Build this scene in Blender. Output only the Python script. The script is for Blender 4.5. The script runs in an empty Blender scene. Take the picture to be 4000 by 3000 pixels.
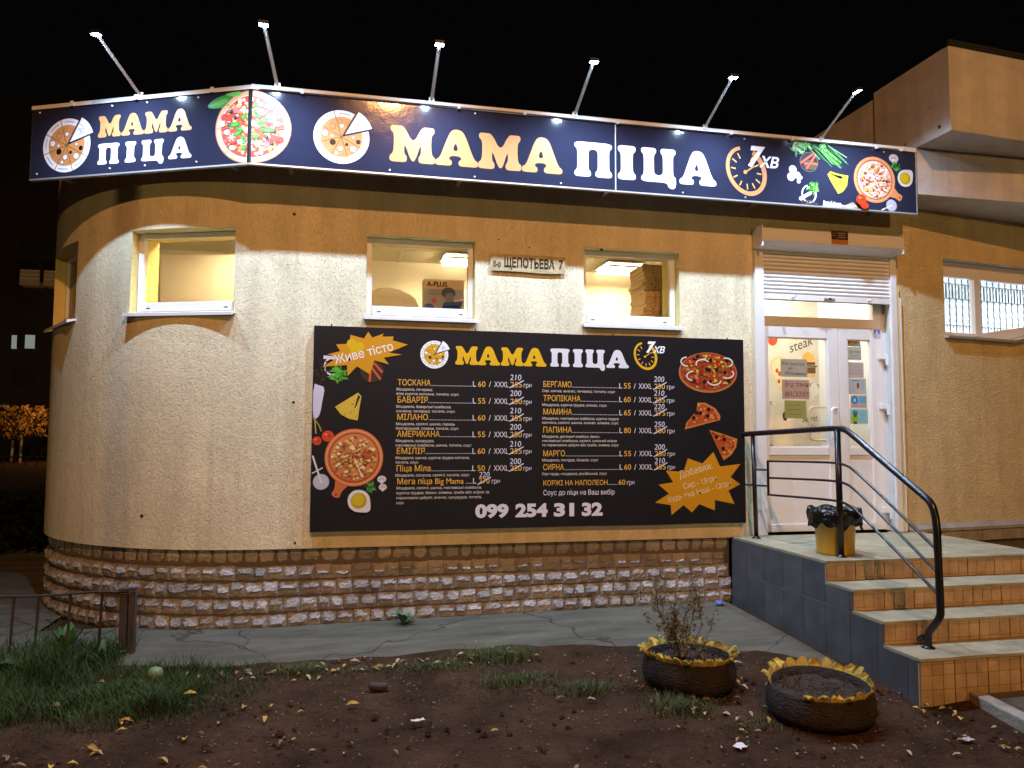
import bpy, bmesh, math, random
from mathutils import Vector, Matrix
from mathutils.geometry import tessellate_polygon
R = math.radians
rnd = random.Random(7)
sc = bpy.context.scene
col = sc.collection

# ------------------------------------------------------------------ camera
YAW, PITCH, ROLL = R(12.3), R(3.8), R(.25)
fw = Vector((math.sin(YAW)*math.cos(PITCH), math.cos(YAW)*math.cos(PITCH), math.sin(PITCH)))
r0 = Vector((math.cos(YAW), -math.sin(YAW), 0)); u0 = r0.cross(fw)
rt = r0*math.cos(ROLL)+u0*math.sin(ROLL); up = u0*math.cos(ROLL)-r0*math.sin(ROLL)
cam = bpy.data.cameras.new('camera'); camo = bpy.data.objects.new('camera', cam); col.objects.link(camo)
m = Matrix.Identity(4)
for i in range(3):
    m[i][0], m[i][1], m[i][2] = rt[i], up[i], -fw[i]
m.translation = Vector((0, 0, 1.65)); camo.matrix_world = m
cam.sensor_width = 36; cam.lens = 27.03; cam.clip_end = 600; cam.clip_start = .05
sc.camera = camo

# ------------------------------------------------------------------ night sky, exposure
w = bpy.data.worlds.new('World'); sc.world = w; w.use_nodes = True
bg = w.node_tree.nodes['Background']; bg.inputs[0].default_value = (.55, .5, .6, 1); bg.inputs[1].default_value = .0022
sc.view_settings.view_transform = 'Standard'; sc.view_settings.look = 'None'
sc.view_settings.exposure = .06; sc.view_settings.gamma = 1
sc.cycles.use_denoising = True
sc.cycles.max_bounces = 6; sc.cycles.diffuse_bounces = 4; sc.cycles.glossy_bounces = 3; sc.cycles.transparent_max_bounces = 12
sc.cycles.sample_clamp_indirect = 6

LED = (.50, .70, .96); LED_W = 310           # sign floodlights
SODIUM = (1.0, .45, .165); SODIUM_W = 3400   # street lamp behind the photographer

# ------------------------------------------------------------------ helpers
def lin(h):
    h = h.lstrip('#'); o = []
    for i in (0, 2, 4):
        c = int(h[i:i+2], 16)/255; o.append(c/12.92 if c <= .04045 else ((c+.055)/1.055)**2.4)
    return tuple(o)
WLOC = {}
def tag(o, label=None, cat=None, group=None, kind=None):
    if label: o['label'] = label
    if cat: o['category'] = cat
    if group: o['group'] = group
    if kind: o['kind'] = kind
    return o
def thing(name, loc, label=None, cat=None, group=None):
    o = bpy.data.objects.new(name, None); col.objects.link(o); o.location = loc; o.empty_display_size = .1
    WLOC[o.name] = Vector(loc); return tag(o, label, cat, group)
def link(name, me, loc, parent=None, mat=None):
    o = bpy.data.objects.new(name, me); col.objects.link(o)
    if mat and not me.materials: me.materials.append(mat)
    loc = Vector(loc); WLOC[o.name] = loc.copy()
    if parent: o.parent = parent; o.location = loc-WLOC[parent.name]
    else: o.location = loc
    return o
class MB:
    """collects shapes in world coordinates; build() links them as one mesh object"""
    def __init__(s): s.v = []; s.f = []; s.c = []
    def poly(s, pts, c=None):
        n = len(s.v); s.v += [tuple(p) for p in pts]; s.f.append(tuple(range(n, n+len(pts)))); s.c.append(c); return s
    def mesh(s, v, f, c=None):
        n = len(s.v); s.v += [tuple(p) for p in v]; s.f += [tuple(i+n for i in q) for q in f]; s.c += [c]*len(f); return s
    def box(s, x0, x1, y0, y1, z0, z1, c=None):
        return s.mesh([(x0,y0,z0),(x1,y0,z0),(x1,y1,z0),(x0,y1,z0),(x0,y0,z1),(x1,y0,z1),(x1,y1,z1),(x0,y1,z1)],
            [(3,2,1,0),(4,5,6,7),(0,1,5,4),(1,2,6,5),(2,3,7,6),(3,0,4,7)], c)
    def obox(s, ce, ax, ay, az, c=None):
        ce = Vector(ce); ax = Vector(ax); ay = Vector(ay); az = Vector(az)
        v = [ce+ax*i+ay*j+az*k for k in (-1,1) for i, j in ((-1,-1),(1,-1),(1,1),(-1,1))]
        return s.mesh(v, [(3,2,1,0),(4,5,6,7),(0,1,5,4),(1,2,6,5),(2,3,7,6),(3,0,4,7)], c)
    def tube(s, pts, r, n=10, cap=True, c=None):
        pts = [Vector(p) for p in pts]; k = len(pts); rs = r if isinstance(r, (list, tuple)) else [r]*k
        d0 = (pts[1]-pts[0]).normalized(); a = d0.orthogonal().normalized(); rings = []
        for i, p in enumerate(pts):
            d = ((pts[min(i+1, k-1)]-p).normalized()+(p-pts[max(i-1, 0)]).normalized())
            d = d.normalized() if d.length > 1e-6 else d0
            a = (a-d*a.dot(d)).normalized(); b = d.cross(a)
            rings.append([p+(a*math.cos(2*math.pi*j/n)+b*math.sin(2*math.pi*j/n))*rs[i] for j in range(n)])
        v = [q for g in rings for q in g]
        f = [(i*n+j, i*n+(j+1) % n, (i+1)*n+(j+1) % n, (i+1)*n+j) for i in range(k-1) for j in range(n)]
        if cap: f += [tuple(range(n-1, -1, -1)), tuple((k-1)*n+j for j in range(n))]
        return s.mesh(v, f, c)
    def lathe(s, ce, prof, n=24, c=None, wob=0, rr=None):
        ce = Vector(ce); v = []; k = len(prof)
        for r, z in prof:
            for j in range(n):
                a = 2*math.pi*j/n; q = r*(1+(rr.uniform(-wob, wob) if wob else 0))
                v.append(ce+Vector((q*math.cos(a), q*math.sin(a), z+(rr.uniform(-wob, wob)*.1 if wob else 0))))
        f = [(i*n+j, i*n+(j+1) % n, (i+1)*n+(j+1) % n, (i+1)*n+j) for i in range(k-1) for j in range(n)]
        return s.mesh(v, f, c)
    def build(s, name, mat, parent=None, smooth=False, origin=None, bevel=0):
        xs = [p[0] for p in s.v]; ys = [p[1] for p in s.v]; zs = [p[2] for p in s.v]
        o = Vector(origin) if origin else Vector(((min(xs)+max(xs))/2, (min(ys)+max(ys))/2, min(zs)))
        me = bpy.data.meshes.new(name); me.from_pydata([(p[0]-o.x, p[1]-o.y, p[2]-o.z) for p in s.v], [], s.f)
        if mat: me.materials.append(mat)
        if any(c is not None for c in s.c):
            at = me.color_attributes.new('Col', 'FLOAT_COLOR', 'CORNER'); i = 0; buf = []
            for p, c in zip(me.polygons, s.c):
                buf += list((c or (1, 1, 1))+(1,))*p.loop_total
            at.data.foreach_set('color', buf)
        if smooth: me.polygons.foreach_set('use_smooth', [True]*len(me.polygons))
        ob = link(name, me, o, parent)
        if bevel:
            b = ob.modifiers.new('bevel', 'BEVEL'); b.width = bevel; b.segments = 2; b.limit_method = 'ANGLE'
        return ob
def smooth_path(pts, it=3, keep=.22):
    pts = [Vector(p) for p in pts]
    for _ in range(it):
        q = [pts[0]]
        for a, b in zip(pts, pts[1:]): q += [a.lerp(b, keep), a.lerp(b, 1-keep)]
        pts = q+[pts[-1]]
    return pts
def copy_obj(src, name, loc, parent=None, rz=0, scale=None):
    o = src.copy(); o.name = name; col.objects.link(o); WLOC[o.name] = Vector(loc)
    o.parent = parent; o.location = Vector(loc)-(WLOC[parent.name] if parent else Vector())
    o.rotation_euler = (0, 0, rz)
    if scale: o.scale = scale
    return o

# ------------------------------------------------------------------ materials
def mat(name, base, rough=.6, metal=0, spec=.4, var=None, bump=None, coat=0, attr=False, pits=0, streak=0, cracks=0, piece=0):
    """var=(scale, amount, stretch) tone noise ; bump=[(scale, stretch, strength, distance, lo, hi)...]"""
    mt = bpy.data.materials.new(name); mt.use_nodes = True; nt = mt.node_tree; N = nt.nodes; L = nt.links
    p = N['Principled BSDF']; p.inputs['Roughness'].default_value = rough; p.inputs['Metallic'].default_value = metal
    p.inputs['Specular IOR Level'].default_value = spec; p.inputs['Coat Weight'].default_value = coat
    p.inputs['Base Color'].default_value = (*base, 1)
    tc = N.new('ShaderNodeTexCoord')
    src = None
    if attr:
        a = N.new('ShaderNodeVertexColor'); a.layer_name = 'Col'; src = a.outputs[0]
    if var:
        mp = N.new('ShaderNodeMapping'); mp.inputs['Scale'].default_value = var[2] if len(var) > 2 else (1, 1, 1)
        geo = N.new('ShaderNodeNewGeometry'); L.new(geo.outputs['Position'], mp.inputs[0])
        ns = N.new('ShaderNodeTexNoise'); ns.inputs['Scale'].default_value = var[0]; ns.inputs['Detail'].default_value = 6; ns.inputs['Roughness'].default_value = .65
        L.new(mp.outputs[0], ns.inputs['Vector'])
        mr = N.new('ShaderNodeMapRange'); mr.inputs[1].default_value = .25; mr.inputs[2].default_value = .75
        mr.inputs[3].default_value = 1-var[1]; mr.inputs[4].default_value = 1+var[1]; L.new(ns.outputs[0], mr.inputs[0])
        mx = N.new('ShaderNodeVectorMath'); mx.operation = 'SCALE'; L.new(mr.outputs[0], mx.inputs['Scale'])
        if src: L.new(src, mx.inputs[0])
        else: mx.inputs[0].default_value = base
        src = mx.outputs[0]
    def mul(src, val):
        m2 = N.new('ShaderNodeVectorMath'); m2.operation = 'SCALE'; L.new(val, m2.inputs['Scale'])
        if src: L.new(src, m2.inputs[0])
        else: m2.inputs[0].default_value = base
        return m2.outputs[0]
    def nz(scale, stretch, lo, hi, a, b):
        geo = N.new('ShaderNodeNewGeometry'); mp = N.new('ShaderNodeMapping'); mp.inputs['Scale'].default_value = stretch; L.new(geo.outputs['Position'], mp.inputs[0])
        ns = N.new('ShaderNodeTexNoise'); ns.inputs['Scale'].default_value = scale; ns.inputs['Detail'].default_value = 3; L.new(mp.outputs[0], ns.inputs['Vector'])
        mr = N.new('ShaderNodeMapRange'); mr.interpolation_type = 'SMOOTHSTEP'; mr.inputs[1].default_value = lo; mr.inputs[2].default_value = hi; mr.inputs[3].default_value = a; mr.inputs[4].default_value = b; L.new(ns.outputs[0], mr.inputs[0]); return mr.outputs[0]
    if pits and bump: src = mul(src, nz(bump[0][0], bump[0][1], bump[0][4]-.02, bump[0][5]-.02, 1-pits, 1))
    if streak: src = mul(src, nz(5, (1, 1, .12), .35, .7, 1, 1-streak)); src = mul(src, nz(14, (1, 1, .06), .5, .75, 1, 1-streak*.7))
    if piece:
        oi = N.new('ShaderNodeObjectInfo'); mr = N.new('ShaderNodeMapRange'); mr.inputs[3].default_value = 1-piece; mr.inputs[4].default_value = 1+piece; L.new(oi.outputs['Random'], mr.inputs[0]); src = mul(src, mr.outputs[0])
    if cracks:
        geo = N.new('ShaderNodeNewGeometry'); dn = N.new('ShaderNodeTexNoise'); dn.inputs['Scale'].default_value = 3; L.new(geo.outputs['Position'], dn.inputs['Vector'])
        ad_ = N.new('ShaderNodeVectorMath'); ad_.operation = 'MULTIPLY_ADD'; ad_.inputs[1].default_value = (.35, .35, .35); L.new(dn.outputs['Color'], ad_.inputs[0]); L.new(geo.outputs['Position'], ad_.inputs[2])
        vo = N.new('ShaderNodeTexVoronoi'); vo.feature = 'DISTANCE_TO_EDGE'; vo.inputs['Scale'].default_value = .5; L.new(ad_.outputs[0], vo.inputs['Vector'])
        mr = N.new('ShaderNodeMapRange'); mr.inputs[1].default_value = .001; mr.inputs[2].default_value = .006; mr.inputs[3].default_value = 1-cracks; mr.inputs[4].default_value = 1; L.new(vo.outputs['Distance'], mr.inputs[0]); src = mul(src, mr.outputs[0])
    if src: L.new(src, p.inputs['Base Color'])
    prev = None
    for b in bump or []:
        geo = N.new('ShaderNodeNewGeometry'); mp = N.new('ShaderNodeMapping'); mp.inputs['Scale'].default_value = b[1]
        L.new(geo.outputs['Position'], mp.inputs[0])
        ns = N.new('ShaderNodeTexNoise'); ns.inputs['Scale'].default_value = b[0]; ns.inputs['Detail'].default_value = 3; L.new(mp.outputs[0], ns.inputs['Vector'])
        mr = N.new('ShaderNodeMapRange'); mr.interpolation_type = 'SMOOTHSTEP'; mr.inputs[1].default_value = b[4]; mr.inputs[2].default_value = b[5]; L.new(ns.outputs[0], mr.inputs[0])
        bu = N.new('ShaderNodeBump'); bu.inputs['Strength'].default_value = b[2]; bu.inputs['Distance'].default_value = b[3]
        L.new(mr.outputs[0], bu.inputs['Height'])
        if prev: L.new(prev.outputs[0], bu.inputs['Normal'])
        prev = bu
    if prev: L.new(prev.outputs[0], p.inputs['Normal'])
    return mt
def emit(name, c, s):
    mt = bpy.data.materials.new(name); mt.use_nodes = True; nt = mt.node_tree; nt.nodes.clear()
    e = nt.nodes.new('ShaderNodeEmission'); e.inputs[0].default_value = (*c, 1); e.inputs[1].default_value = s
    o = nt.nodes.new('ShaderNodeOutputMaterial'); nt.links.new(e.outputs[0], o.inputs[0]); return mt
def glass(name, refl=.06, tint=(1, 1, 1)):
    mt = bpy.data.materials.new(name); mt.use_nodes = True; nt = mt.node_tree; nt.nodes.clear(); N = nt.nodes; L = nt.links
    t = N.new('ShaderNodeBsdfTransparent'); t.inputs[0].default_value = (*tint, 1)
    g = N.new('ShaderNodeBsdfGlossy'); g.inputs['Roughness'].default_value = .02
    fr = N.new('ShaderNodeFresnel'); fr.inputs[0].default_value = 1.5
    mx = N.new('ShaderNodeMixShader'); L.new(fr.outputs[0], mx.inputs[0]); L.new(t.outputs[0], mx.inputs[1]); L.new(g.outputs[0], mx.inputs[2])
    o = N.new('ShaderNodeOutputMaterial'); L.new(mx.outputs[0], o.inputs[0]); return mt

M = {}
M['plaster'] = mat('plaster', (.84, .76, .53), .9, spec=.2, var=(2.2, .12), pits=.05, streak=.13,
    bump=[(170, (1, 1, .26), .65, .006, .36, .48), (75, (.55, .55, 1.0), .3, .006, .32, .48), (24, (1, 1, .5), .25, .006, .3, .7)])
M['plaster_right'] = mat('plaster_coarse', (.86, .72, .40), .9, spec=.2, var=(2.5, .12), pits=.08, streak=.10,
    bump=[(70, (.5, .5, 1.2), .9, .008, .38, .56), (150, (.7, .7, 1.4), .5, .003, .3, .7)])
M['reveal'] = mat('reveal_paint', (.72, .62, .27), .85, var=(6, .12), bump=[(60, (1, 1, 1), .5, .004, .35, .65)])
M['render_smooth'] = mat('smooth_render', (.60, .57, .53), .9, streak=.14, var=(1.7, .2, (1, 1, 2)), bump=[(25, (1, 1, 1), .3, .004, .3, .7)])
M['mortar'] = mat('plinth_mortar', (.15, .125, .11), .95, var=(5, .2), bump=[(40, (1, 1, 1), .7, .006, .3, .7)])
M['stone'] = mat('split_stone', (.37, .345, .33), .95, spec=.1, piece=.22, var=(5, .35), bump=[(45, (1, 1, 1), .8, .008, .3, .7), (160, (1, 1, 1), .4, .002, .3, .7)])
M['pvc'] = mat('white_pvc', (.80, .80, .79), .35, spec=.5, var=(3, .04))
M['alu'] = mat('white_aluminium', (.78, .78, .77), .4, spec=.5, var=(4, .06))
M['zinc'] = mat('galvanised_steel', (.62, .63, .64), .38, metal=.6, var=(9, .12))
M['black_metal'] = mat('black_paint', (.012, .011, .016), .28, spec=.5, var=(8, .3), bump=[(90, (1, 1, 1), .15, .001, .3, .7)])
M['dark'] = mat('dark_plastic', (.02, .02, .022), .5)
M['sign'] = mat('sign_vinyl', (.024, .026, .052), .10, spec=.35, var=(1.5, .15), bump=[(9, (1, 1, 1), .05, .004, .3, .7), (60, (1, 1, 1), .06, .001, .3, .7)])
M['banner'] = mat('banner_vinyl', (.010, .0095, .012), .5, spec=.18, var=(2, .2), bump=[(3.2, (1, 1, .6), .12, .012, .3, .7)])
M['print'] = mat('printed_ink', (1, 1, 1), .4, spec=.4, attr=True)
M['paper'] = mat('paper_print', (1, 1, 1), .8, spec=.2, attr=True, var=(9, .08))
M['tread'] = mat('tread_tile', (.36, .325, .215), .6, piece=.06, var=(4, .35, (1, 2, 1)), bump=[(40, (1, 1, 1), .2, .002, .3, .7)])
M['riser'] = mat('riser_tile', (.46, .33, .20), .6, piece=.12, var=(6, .35), bump=[(60, (1, 1, 1), .25, .002, .3, .7)])
M['grout'] = mat('riser_grout', (.22, .13, .07), .9, var=(20, .3))
M['side_tile'] = mat('grey_side_tile', (.095, .097, .105), .5, piece=.12, var=(5, .35), bump=[(50, (1, 1, 1), .2, .002, .3, .7)])
M['side_grout'] = mat('side_grout', (.40, .40, .40), .9)
M['dirt'] = mat('bare_earth', (.060, .031, .017), .95, spec=.1, var=(2.6, .65), bump=[(9, (1, 1, 1), .8, .03, .3, .7), (45, (1, 1, 1), .8, .010, .3, .7), (170, (1, 1, 1), .6, .004, .3, .7)])
M['asphalt'] = mat('old_asphalt', (.118, .104, .078), .9, spec=.15, cracks=.6, var=(2.2, .5, (.6, 2.4, 1)), bump=[(60, (1, 1, 1), .5, .006, .3, .7), (220, (1, 1, 1), .5, .003, .3, .7)])
M['concrete'] = mat('kerb_concrete', (.33, .30, .25), .9, var=(5, .3), bump=[(50, (1, 1, 1), .5, .006, .3, .7)])
M['glass'] = glass('window_glass')
M['room'] = mat('room_paint', (.78, .70, .55), .8, var=(1.2, .06))
M['ceil'] = mat('ceiling_tile', (.78, .72, .58), .9)
M['panel_brown'] = mat('brown_board', (.46, .40, .31), .8, var=(2, .12))
M['card'] = mat('cardboard', (.50, .36, .20), .85, var=(14, .12))
M['rubber'] = mat('tyre_rubber', (.032, .024, .019), .8, spec=.25, var=(6, .6), bump=[(30, (1, 1, 2.5), .7, .010, .3, .7), (90, (1, 1, 1), .5, .004, .3, .7)])
M['yellow'] = mat('yellow_paint', (.44, .31, .05), .8, piece=.2, var=(18, .6), bump=[(70, (1, 1, 1), .4, .003, .3, .7)])
M['soil'] = mat('planter_soil', (.06, .036, .024), .95, var=(14, .5), bump=[(30, (1, 1, 1), 1, .03, .3, .7)])
M['twig'] = mat('dry_twig', (.10, .065, .04), .9, var=(30, .3))
M['dryleaf'] = mat('dry_shrub_leaf', (.13, .10, .045), .8, var=(20, .5))
M['binyellow'] = mat('yellow_plastic', (.72, .42, .025), .35, spec=.5, var=(5, .1))
M['bag'] = mat('black_bag', (.008, .008, .009), .22, spec=.6, bump=[(18, (1, 1, 1), .6, .02, .3, .7)])
M['clearbag'] = mat('clear_bag', (.85, .80, .70), .3, spec=.6, bump=[(9, (1, 1, 2), .8, .03, .3, .7)])
_n = M['clearbag'].node_tree; _t = _n.nodes.new('ShaderNodeBsdfTranslucent'); _t.inputs[0].default_value = (.9, .85, .75, 1); _m = _n.nodes.new('ShaderNodeMixShader'); _m.inputs[0].default_value = .85
_n.links.new(_n.nodes['Principled BSDF'].outputs[0], _m.inputs[1]); _n.links.new(_t.outputs[0], _m.inputs[2]); _n.links.new(_m.outputs[0], _n.nodes['Material Output'].inputs[0])
M['grass'] = mat('grass', (.045, .072, .024), .8, spec=.1, var=(2.4, .7))
M['weedleaf'] = mat('weed_leaf', (.06, .13, .045), .55, spec=.3, var=(7, .35))
M['rust'] = mat('rusty_iron', (.055, .04, .034), .85, var=(14, .4), bump=[(60, (1, 1, 1), .5, .004, .3, .7)])
M['wood'] = mat('weathered_wood', (.065, .052, .050), .9, var=(8, .35, (4, 4, .6)), bump=[(24, (4, 4, .5), .6, .006, .3, .7)])
LEAFM = [mat('fallen_leaf_'+k, c, .8, spec=.2, piece=.35, var=(25, .35)) for k, c in (('ochre', (.42, .25, .07)), ('brown', (.26, .14, .06)), ('pale', (.42, .32, .19)), ('yellow', (.50, .33, .05)))]
M['far_wall'] = mat('far_panel_wall', (.03, .027, .03), .9, var=(.3, .2))
M['farleaf'] = mat('autumn_foliage', (.22, .12, .03), .8, var=(2, .5))
M['whitebark'] = mat('whitewashed_bark', (.4, .38, .35), .9)
M['iron'] = mat('grille_iron', (.10, .13, .17), .5)
M['white_room'] = mat('white_room_paint', (.85, .87, .88), .8)

# ------------------------------------------------------------------ geometry of the place
WY, CX, CR = 7.05, -.6, 2.5        # front wall plane, start and radius of the rounded corner
def wp(s):
    if s >= CX: return Vector((s, WY, 0)), Vector((0, -1, 0))
    t = (CX-s)/CR
    return Vector((CX-CR*math.sin(t), WY+CR-CR*math.cos(t), 0)), Vector((-math.sin(t), -math.cos(t), 0))
def gz(x, y):
    a = max(-.05, min(.03, .0125*(x-1.5)))*max(0, min(1, (y-4)/2)); t = 7-y
    return a-(.05*min(max(t, 0), 2.5)+.02*min(max(0, t-2.5), 4))

# ground sheet to the horizon
def axis(lo, hi, step, far):
    a = [lo+i*step for i in range(int(round((hi-lo)/step))+1)]
    return [-far, -far*.4, -far*.15, lo-6]+a+[hi+6, far*.15, far*.4, far]
xs = axis(-5, 7, .12, 300); ys = axis(-1, 9, .12, 300)
g = MB(); nx = len(xs)
from mathutils import noise
for y in ys:
    for x in xs:
        near = -5 <= x <= 7 and -1 <= y <= 6.9
        z = gz(x, y)-.004+(noise.noise(Vector((x*1.3, y*1.3, 0)))*.022+noise.noise(Vector((x*4, y*4, 5)))*.010-.012 if near else -.02)
        g.v.append((x, y, z))
for j in range(len(ys)-1):
    for i in range(nx-1):
        a = j*nx+i; g.f.append((a, a+1, a+nx+1, a+nx)); g.c.append(None)
tag(g.build('ground', M['dirt'], smooth=True), kind='structure')

# asphalt apron round the building
edge = [(-9, 6.6), (-4, 6.5), (-2.7, 6.45), (-1.9, 6.35), (-1.03, 6.17), (-.78, 6.12), (-.37, 6.08), (.23, 6.13), (.78, 6.18), (1.35, 6.16), (1.85, 6.05), (2.36, 5.90), (2.8, 5.75), (3.23, 5.53), (3.55, 5.25), (3.765, 4.98)]
def edge_y(x):
    for (a, b), (c, d) in zip(edge, edge[1:]):
        if a <= x <= c: return b+(d-b)*(x-a)/(c-a)
    return edge[-1][1]
ap = MB(); cols = []
xx = -9
while xx < 3.765:
    e = edge_y(xx)+noise.noise(Vector((xx*3, 1, 0)))*.035+noise.noise(Vector((xx*11, 4, 0)))*.02
    top = 7.4 if xx > -2.6 else 14
    cols.append([(xx, e+(top-e)*k/10, gz(xx, e+(top-e)*k/10)+.006+(-.045 if k == 0 else 0)) for k in range(11)])
    xx += .09
for c in cols: ap.v += c
for i in range(len(cols)-1):
    for k in range(10):
        a = i*11+k; ap.f.append((a, a+11, a+12, a+1)); ap.c.append(None)
tag(ap.build('pavement', M['asphalt'], smooth=True), kind='structure')
# paving beyond the kerb
pv = MB(); n = 0
for j in range(30):
    for i in range(22):
        pv.v.append((4.25+i*.35-.012*j*(1), 4.6-j*.3, gz(5, 4.6-j*.3)+.035)); pv.c
for j in range(29):
    for i in range(21):
        a = j*22+i; pv.f.append((a, a+1, a+23, a+22)); pv.c.append(None)
tag(pv.build('path', M['asphalt']), kind='structure')

# ------------------------------------------------------------------ the pizza shop
shop = thing('shop_building', (1.5, 8.5, 0), 'single-storey cream plastered corner shop with rounded wall and stone plinth', 'building')
W_OPEN = [(-3.74, -2.76, 2.72, 3.475), (-1.965, -.97, 2.72, 3.475), (.175, 1.178, 2.72, 3.475), (2.244, 3.24, 2.72, 3.475)]
DOOR = (4.13, 5.62, .60, 3.58)
OPEN = W_OPEN+[DOOR]
def sgrid(lo, hi, extra):
    a = set(); x = lo
    while x < hi: a.add(round(x, 4)); x += .1
    a.add(hi); a = [q for q in a if all(abs(q-e) > .03 for e in extra)]+[e for e in extra if lo <= e <= hi]
    return sorted(set(a))
S0, S1, Z0, Z1 = -5.3, 5.75, .65, 4.45
ss = sgrid(S0, S1, [o[i] for o in OPEN for i in (0, 1)]+[S0, S1, CX])
zz = sorted({Z0, 1.2, 1.8, 2.4, 2.72, 3.1, 3.475, 3.58, 4.0, Z1})
wm = MB(); idx = {}
def wv(s, z):
    k = (s, z)
    if k not in idx:
        p, nn = wp(s); idx[k] = len(wm.v); wm.v.append((p.x, p.y, z))
    return idx[k]
for a, b in zip(ss, ss[1:]):
    for c, d in zip(zz, zz[1:]):
        if any(o[0]-1e-6 <= a and b <= o[1]+1e-6 and o[2]-1e-6 <= c and d <= o[3]+1e-6 for o in OPEN): continue
        wm.f.append((wv(a, c), wv(b, c), wv(b, d), wv(a, d))); wm.c.append(None)
wall = wm.build('wall', M['plaster'], shop, smooth=True)
# underside of the plaster, overhanging the plinth, and the roof slab
um = MB(); rf = []
for a, b in zip(ss, ss[1:]):
    if b <= DOOR[0]+1e-6 or a >= DOOR[1]-1e-6:
        (p, n1), (q, n2) = wp(a), wp(b)
        um.poly([(p.x, p.y, Z0), (q.x, q.y, Z0), (q.x-n2.x*.12, q.y-n2.y*.12, Z0), (p.x-n1.x*.12, p.y-n1.y*.12, Z0)])
um.build('wall_soffit', M['plaster'], shop)
rm = MB(); outer = [wp(s)[0] for s in ss]
pts = [(p.x, p.y) for p in outer]+[(5.75, 12), (-2.9, 12)]
rm.poly([(x, y, Z1+.002) for x, y in pts]).poly([(x, y, Z1+.12) for x, y in reversed(pts)])
for (a, b), (c, d) in zip(pts, pts[1:]+pts[:1]): rm.poly([(a, b, Z1+.002), (c, d, Z1+.002), (c, d, Z1+.12), (a, b, Z1+.12)])
rm.build('roof', M['render_smooth'], shop)
MB().box(-2.95, 5.75, 11.95, 12.05, -.1, Z1).build('rear_wall', M['render_smooth'], shop)

# rough split-stone plinth: every stone its own piece
pm = MB(); ps = [s for s in ss if s <= 3.76]+[3.765]
PIN = .052
for a, b in zip(ps, ps[1:]):
    (p, n1), (q, n2) = wp(a), wp(b); p = p-n1*PIN; q = q-n2*PIN
    pm.poly([(p.x, p.y, -.12), (q.x, q.y, -.12), (q.x, q.y, .66), (p.x, p.y, .66)])
plinth = pm.build('plinth', M['mortar'], shop, smooth=True)
SW, SH = .137, .118
svar = []
for k in range(10):
    rr = random.Random(100+k); NX, NZ = 6, 6; v = []; f = []
    ridge = rr.uniform(.28, .5)
    for j in range(NZ):
        for i in range(NX):
            u = i/(NX-1); t = j/(NZ-1); e = min(u, 1-u, t, 1-t)
            side = min(1, min(u, 1-u)/.18)
            d = .008 if e < .01 else (.010+.036*min(1, (1-t)/(1-ridge))*(.55+.45*side) if t >= ridge else .022)+rr.uniform(-.006, .006)
            jx = 0 if e < .01 else rr.uniform(-.008, .008); jz = rr.uniform(-.006, .006) if e > .01 else rr.uniform(-.004, .004)
            v.append(((u-.5)*SW+jx, -d, t*SH+jz))
    n0 = len(v)
    for j in range(NZ-1):
        for i in range(NX-1):
            a = j*NX+i; f.append((a, a+1, a+NX+1, a+NX))
    bo = [i for i in range(NX)]+[j*NX+NX-1 for j in range(1, NZ)]+[(NZ-1)*NX+i for i in range(NX-2, -1, -1)]+[j*NX for j in range(NZ-2, 0, -1)]
    for q in bo: x, y, z = v[q]; v.append((x, .02, z))
    for i in range(len(bo)): a, b = bo[i], bo[(i+1) % len(bo)]; f.append((b, a, n0+i, n0+(i+1) % len(bo)))
    me = bpy.data.meshes.new('stone'); me.from_pydata(v, [], f); me.materials.append(M['stone']); svar.append(me)
row_z = [-.01, .122, .254, .386, .520]
rr = random.Random(5)
for ri, z in enumerate(row_z):
    s = S0+1.2+(.05 if ri % 2 else 0); 
    while s < 3.69:
        sw_ = rr.choice((.78, .9, 1, 1, 1.1, 1.25))*rr.uniform(.96, 1.04); s += .0705*sw_
        p, nn = wp(s); p = p-nn*(PIN+(.0 if ri < 4 else .008))
        o = bpy.data.objects.new('stone', svar[rr.randrange(10)]); col.objects.link(o); o.parent = plinth
        q = Vector((p.x, p.y, z+gz(s, 7)*max(0, 1-ri*.3)+rr.uniform(-.003, .003))); o.location = q-WLOC[plinth.name]
        o.rotation_euler = (0, 0, math.atan2(nn.x, -nn.y))
        o.scale = (sw_, 1 if ri < 4 else .45, rr.uniform(.95, 1.05) if ri < 4 else 1.15)
        s += .0705*sw_

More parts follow.
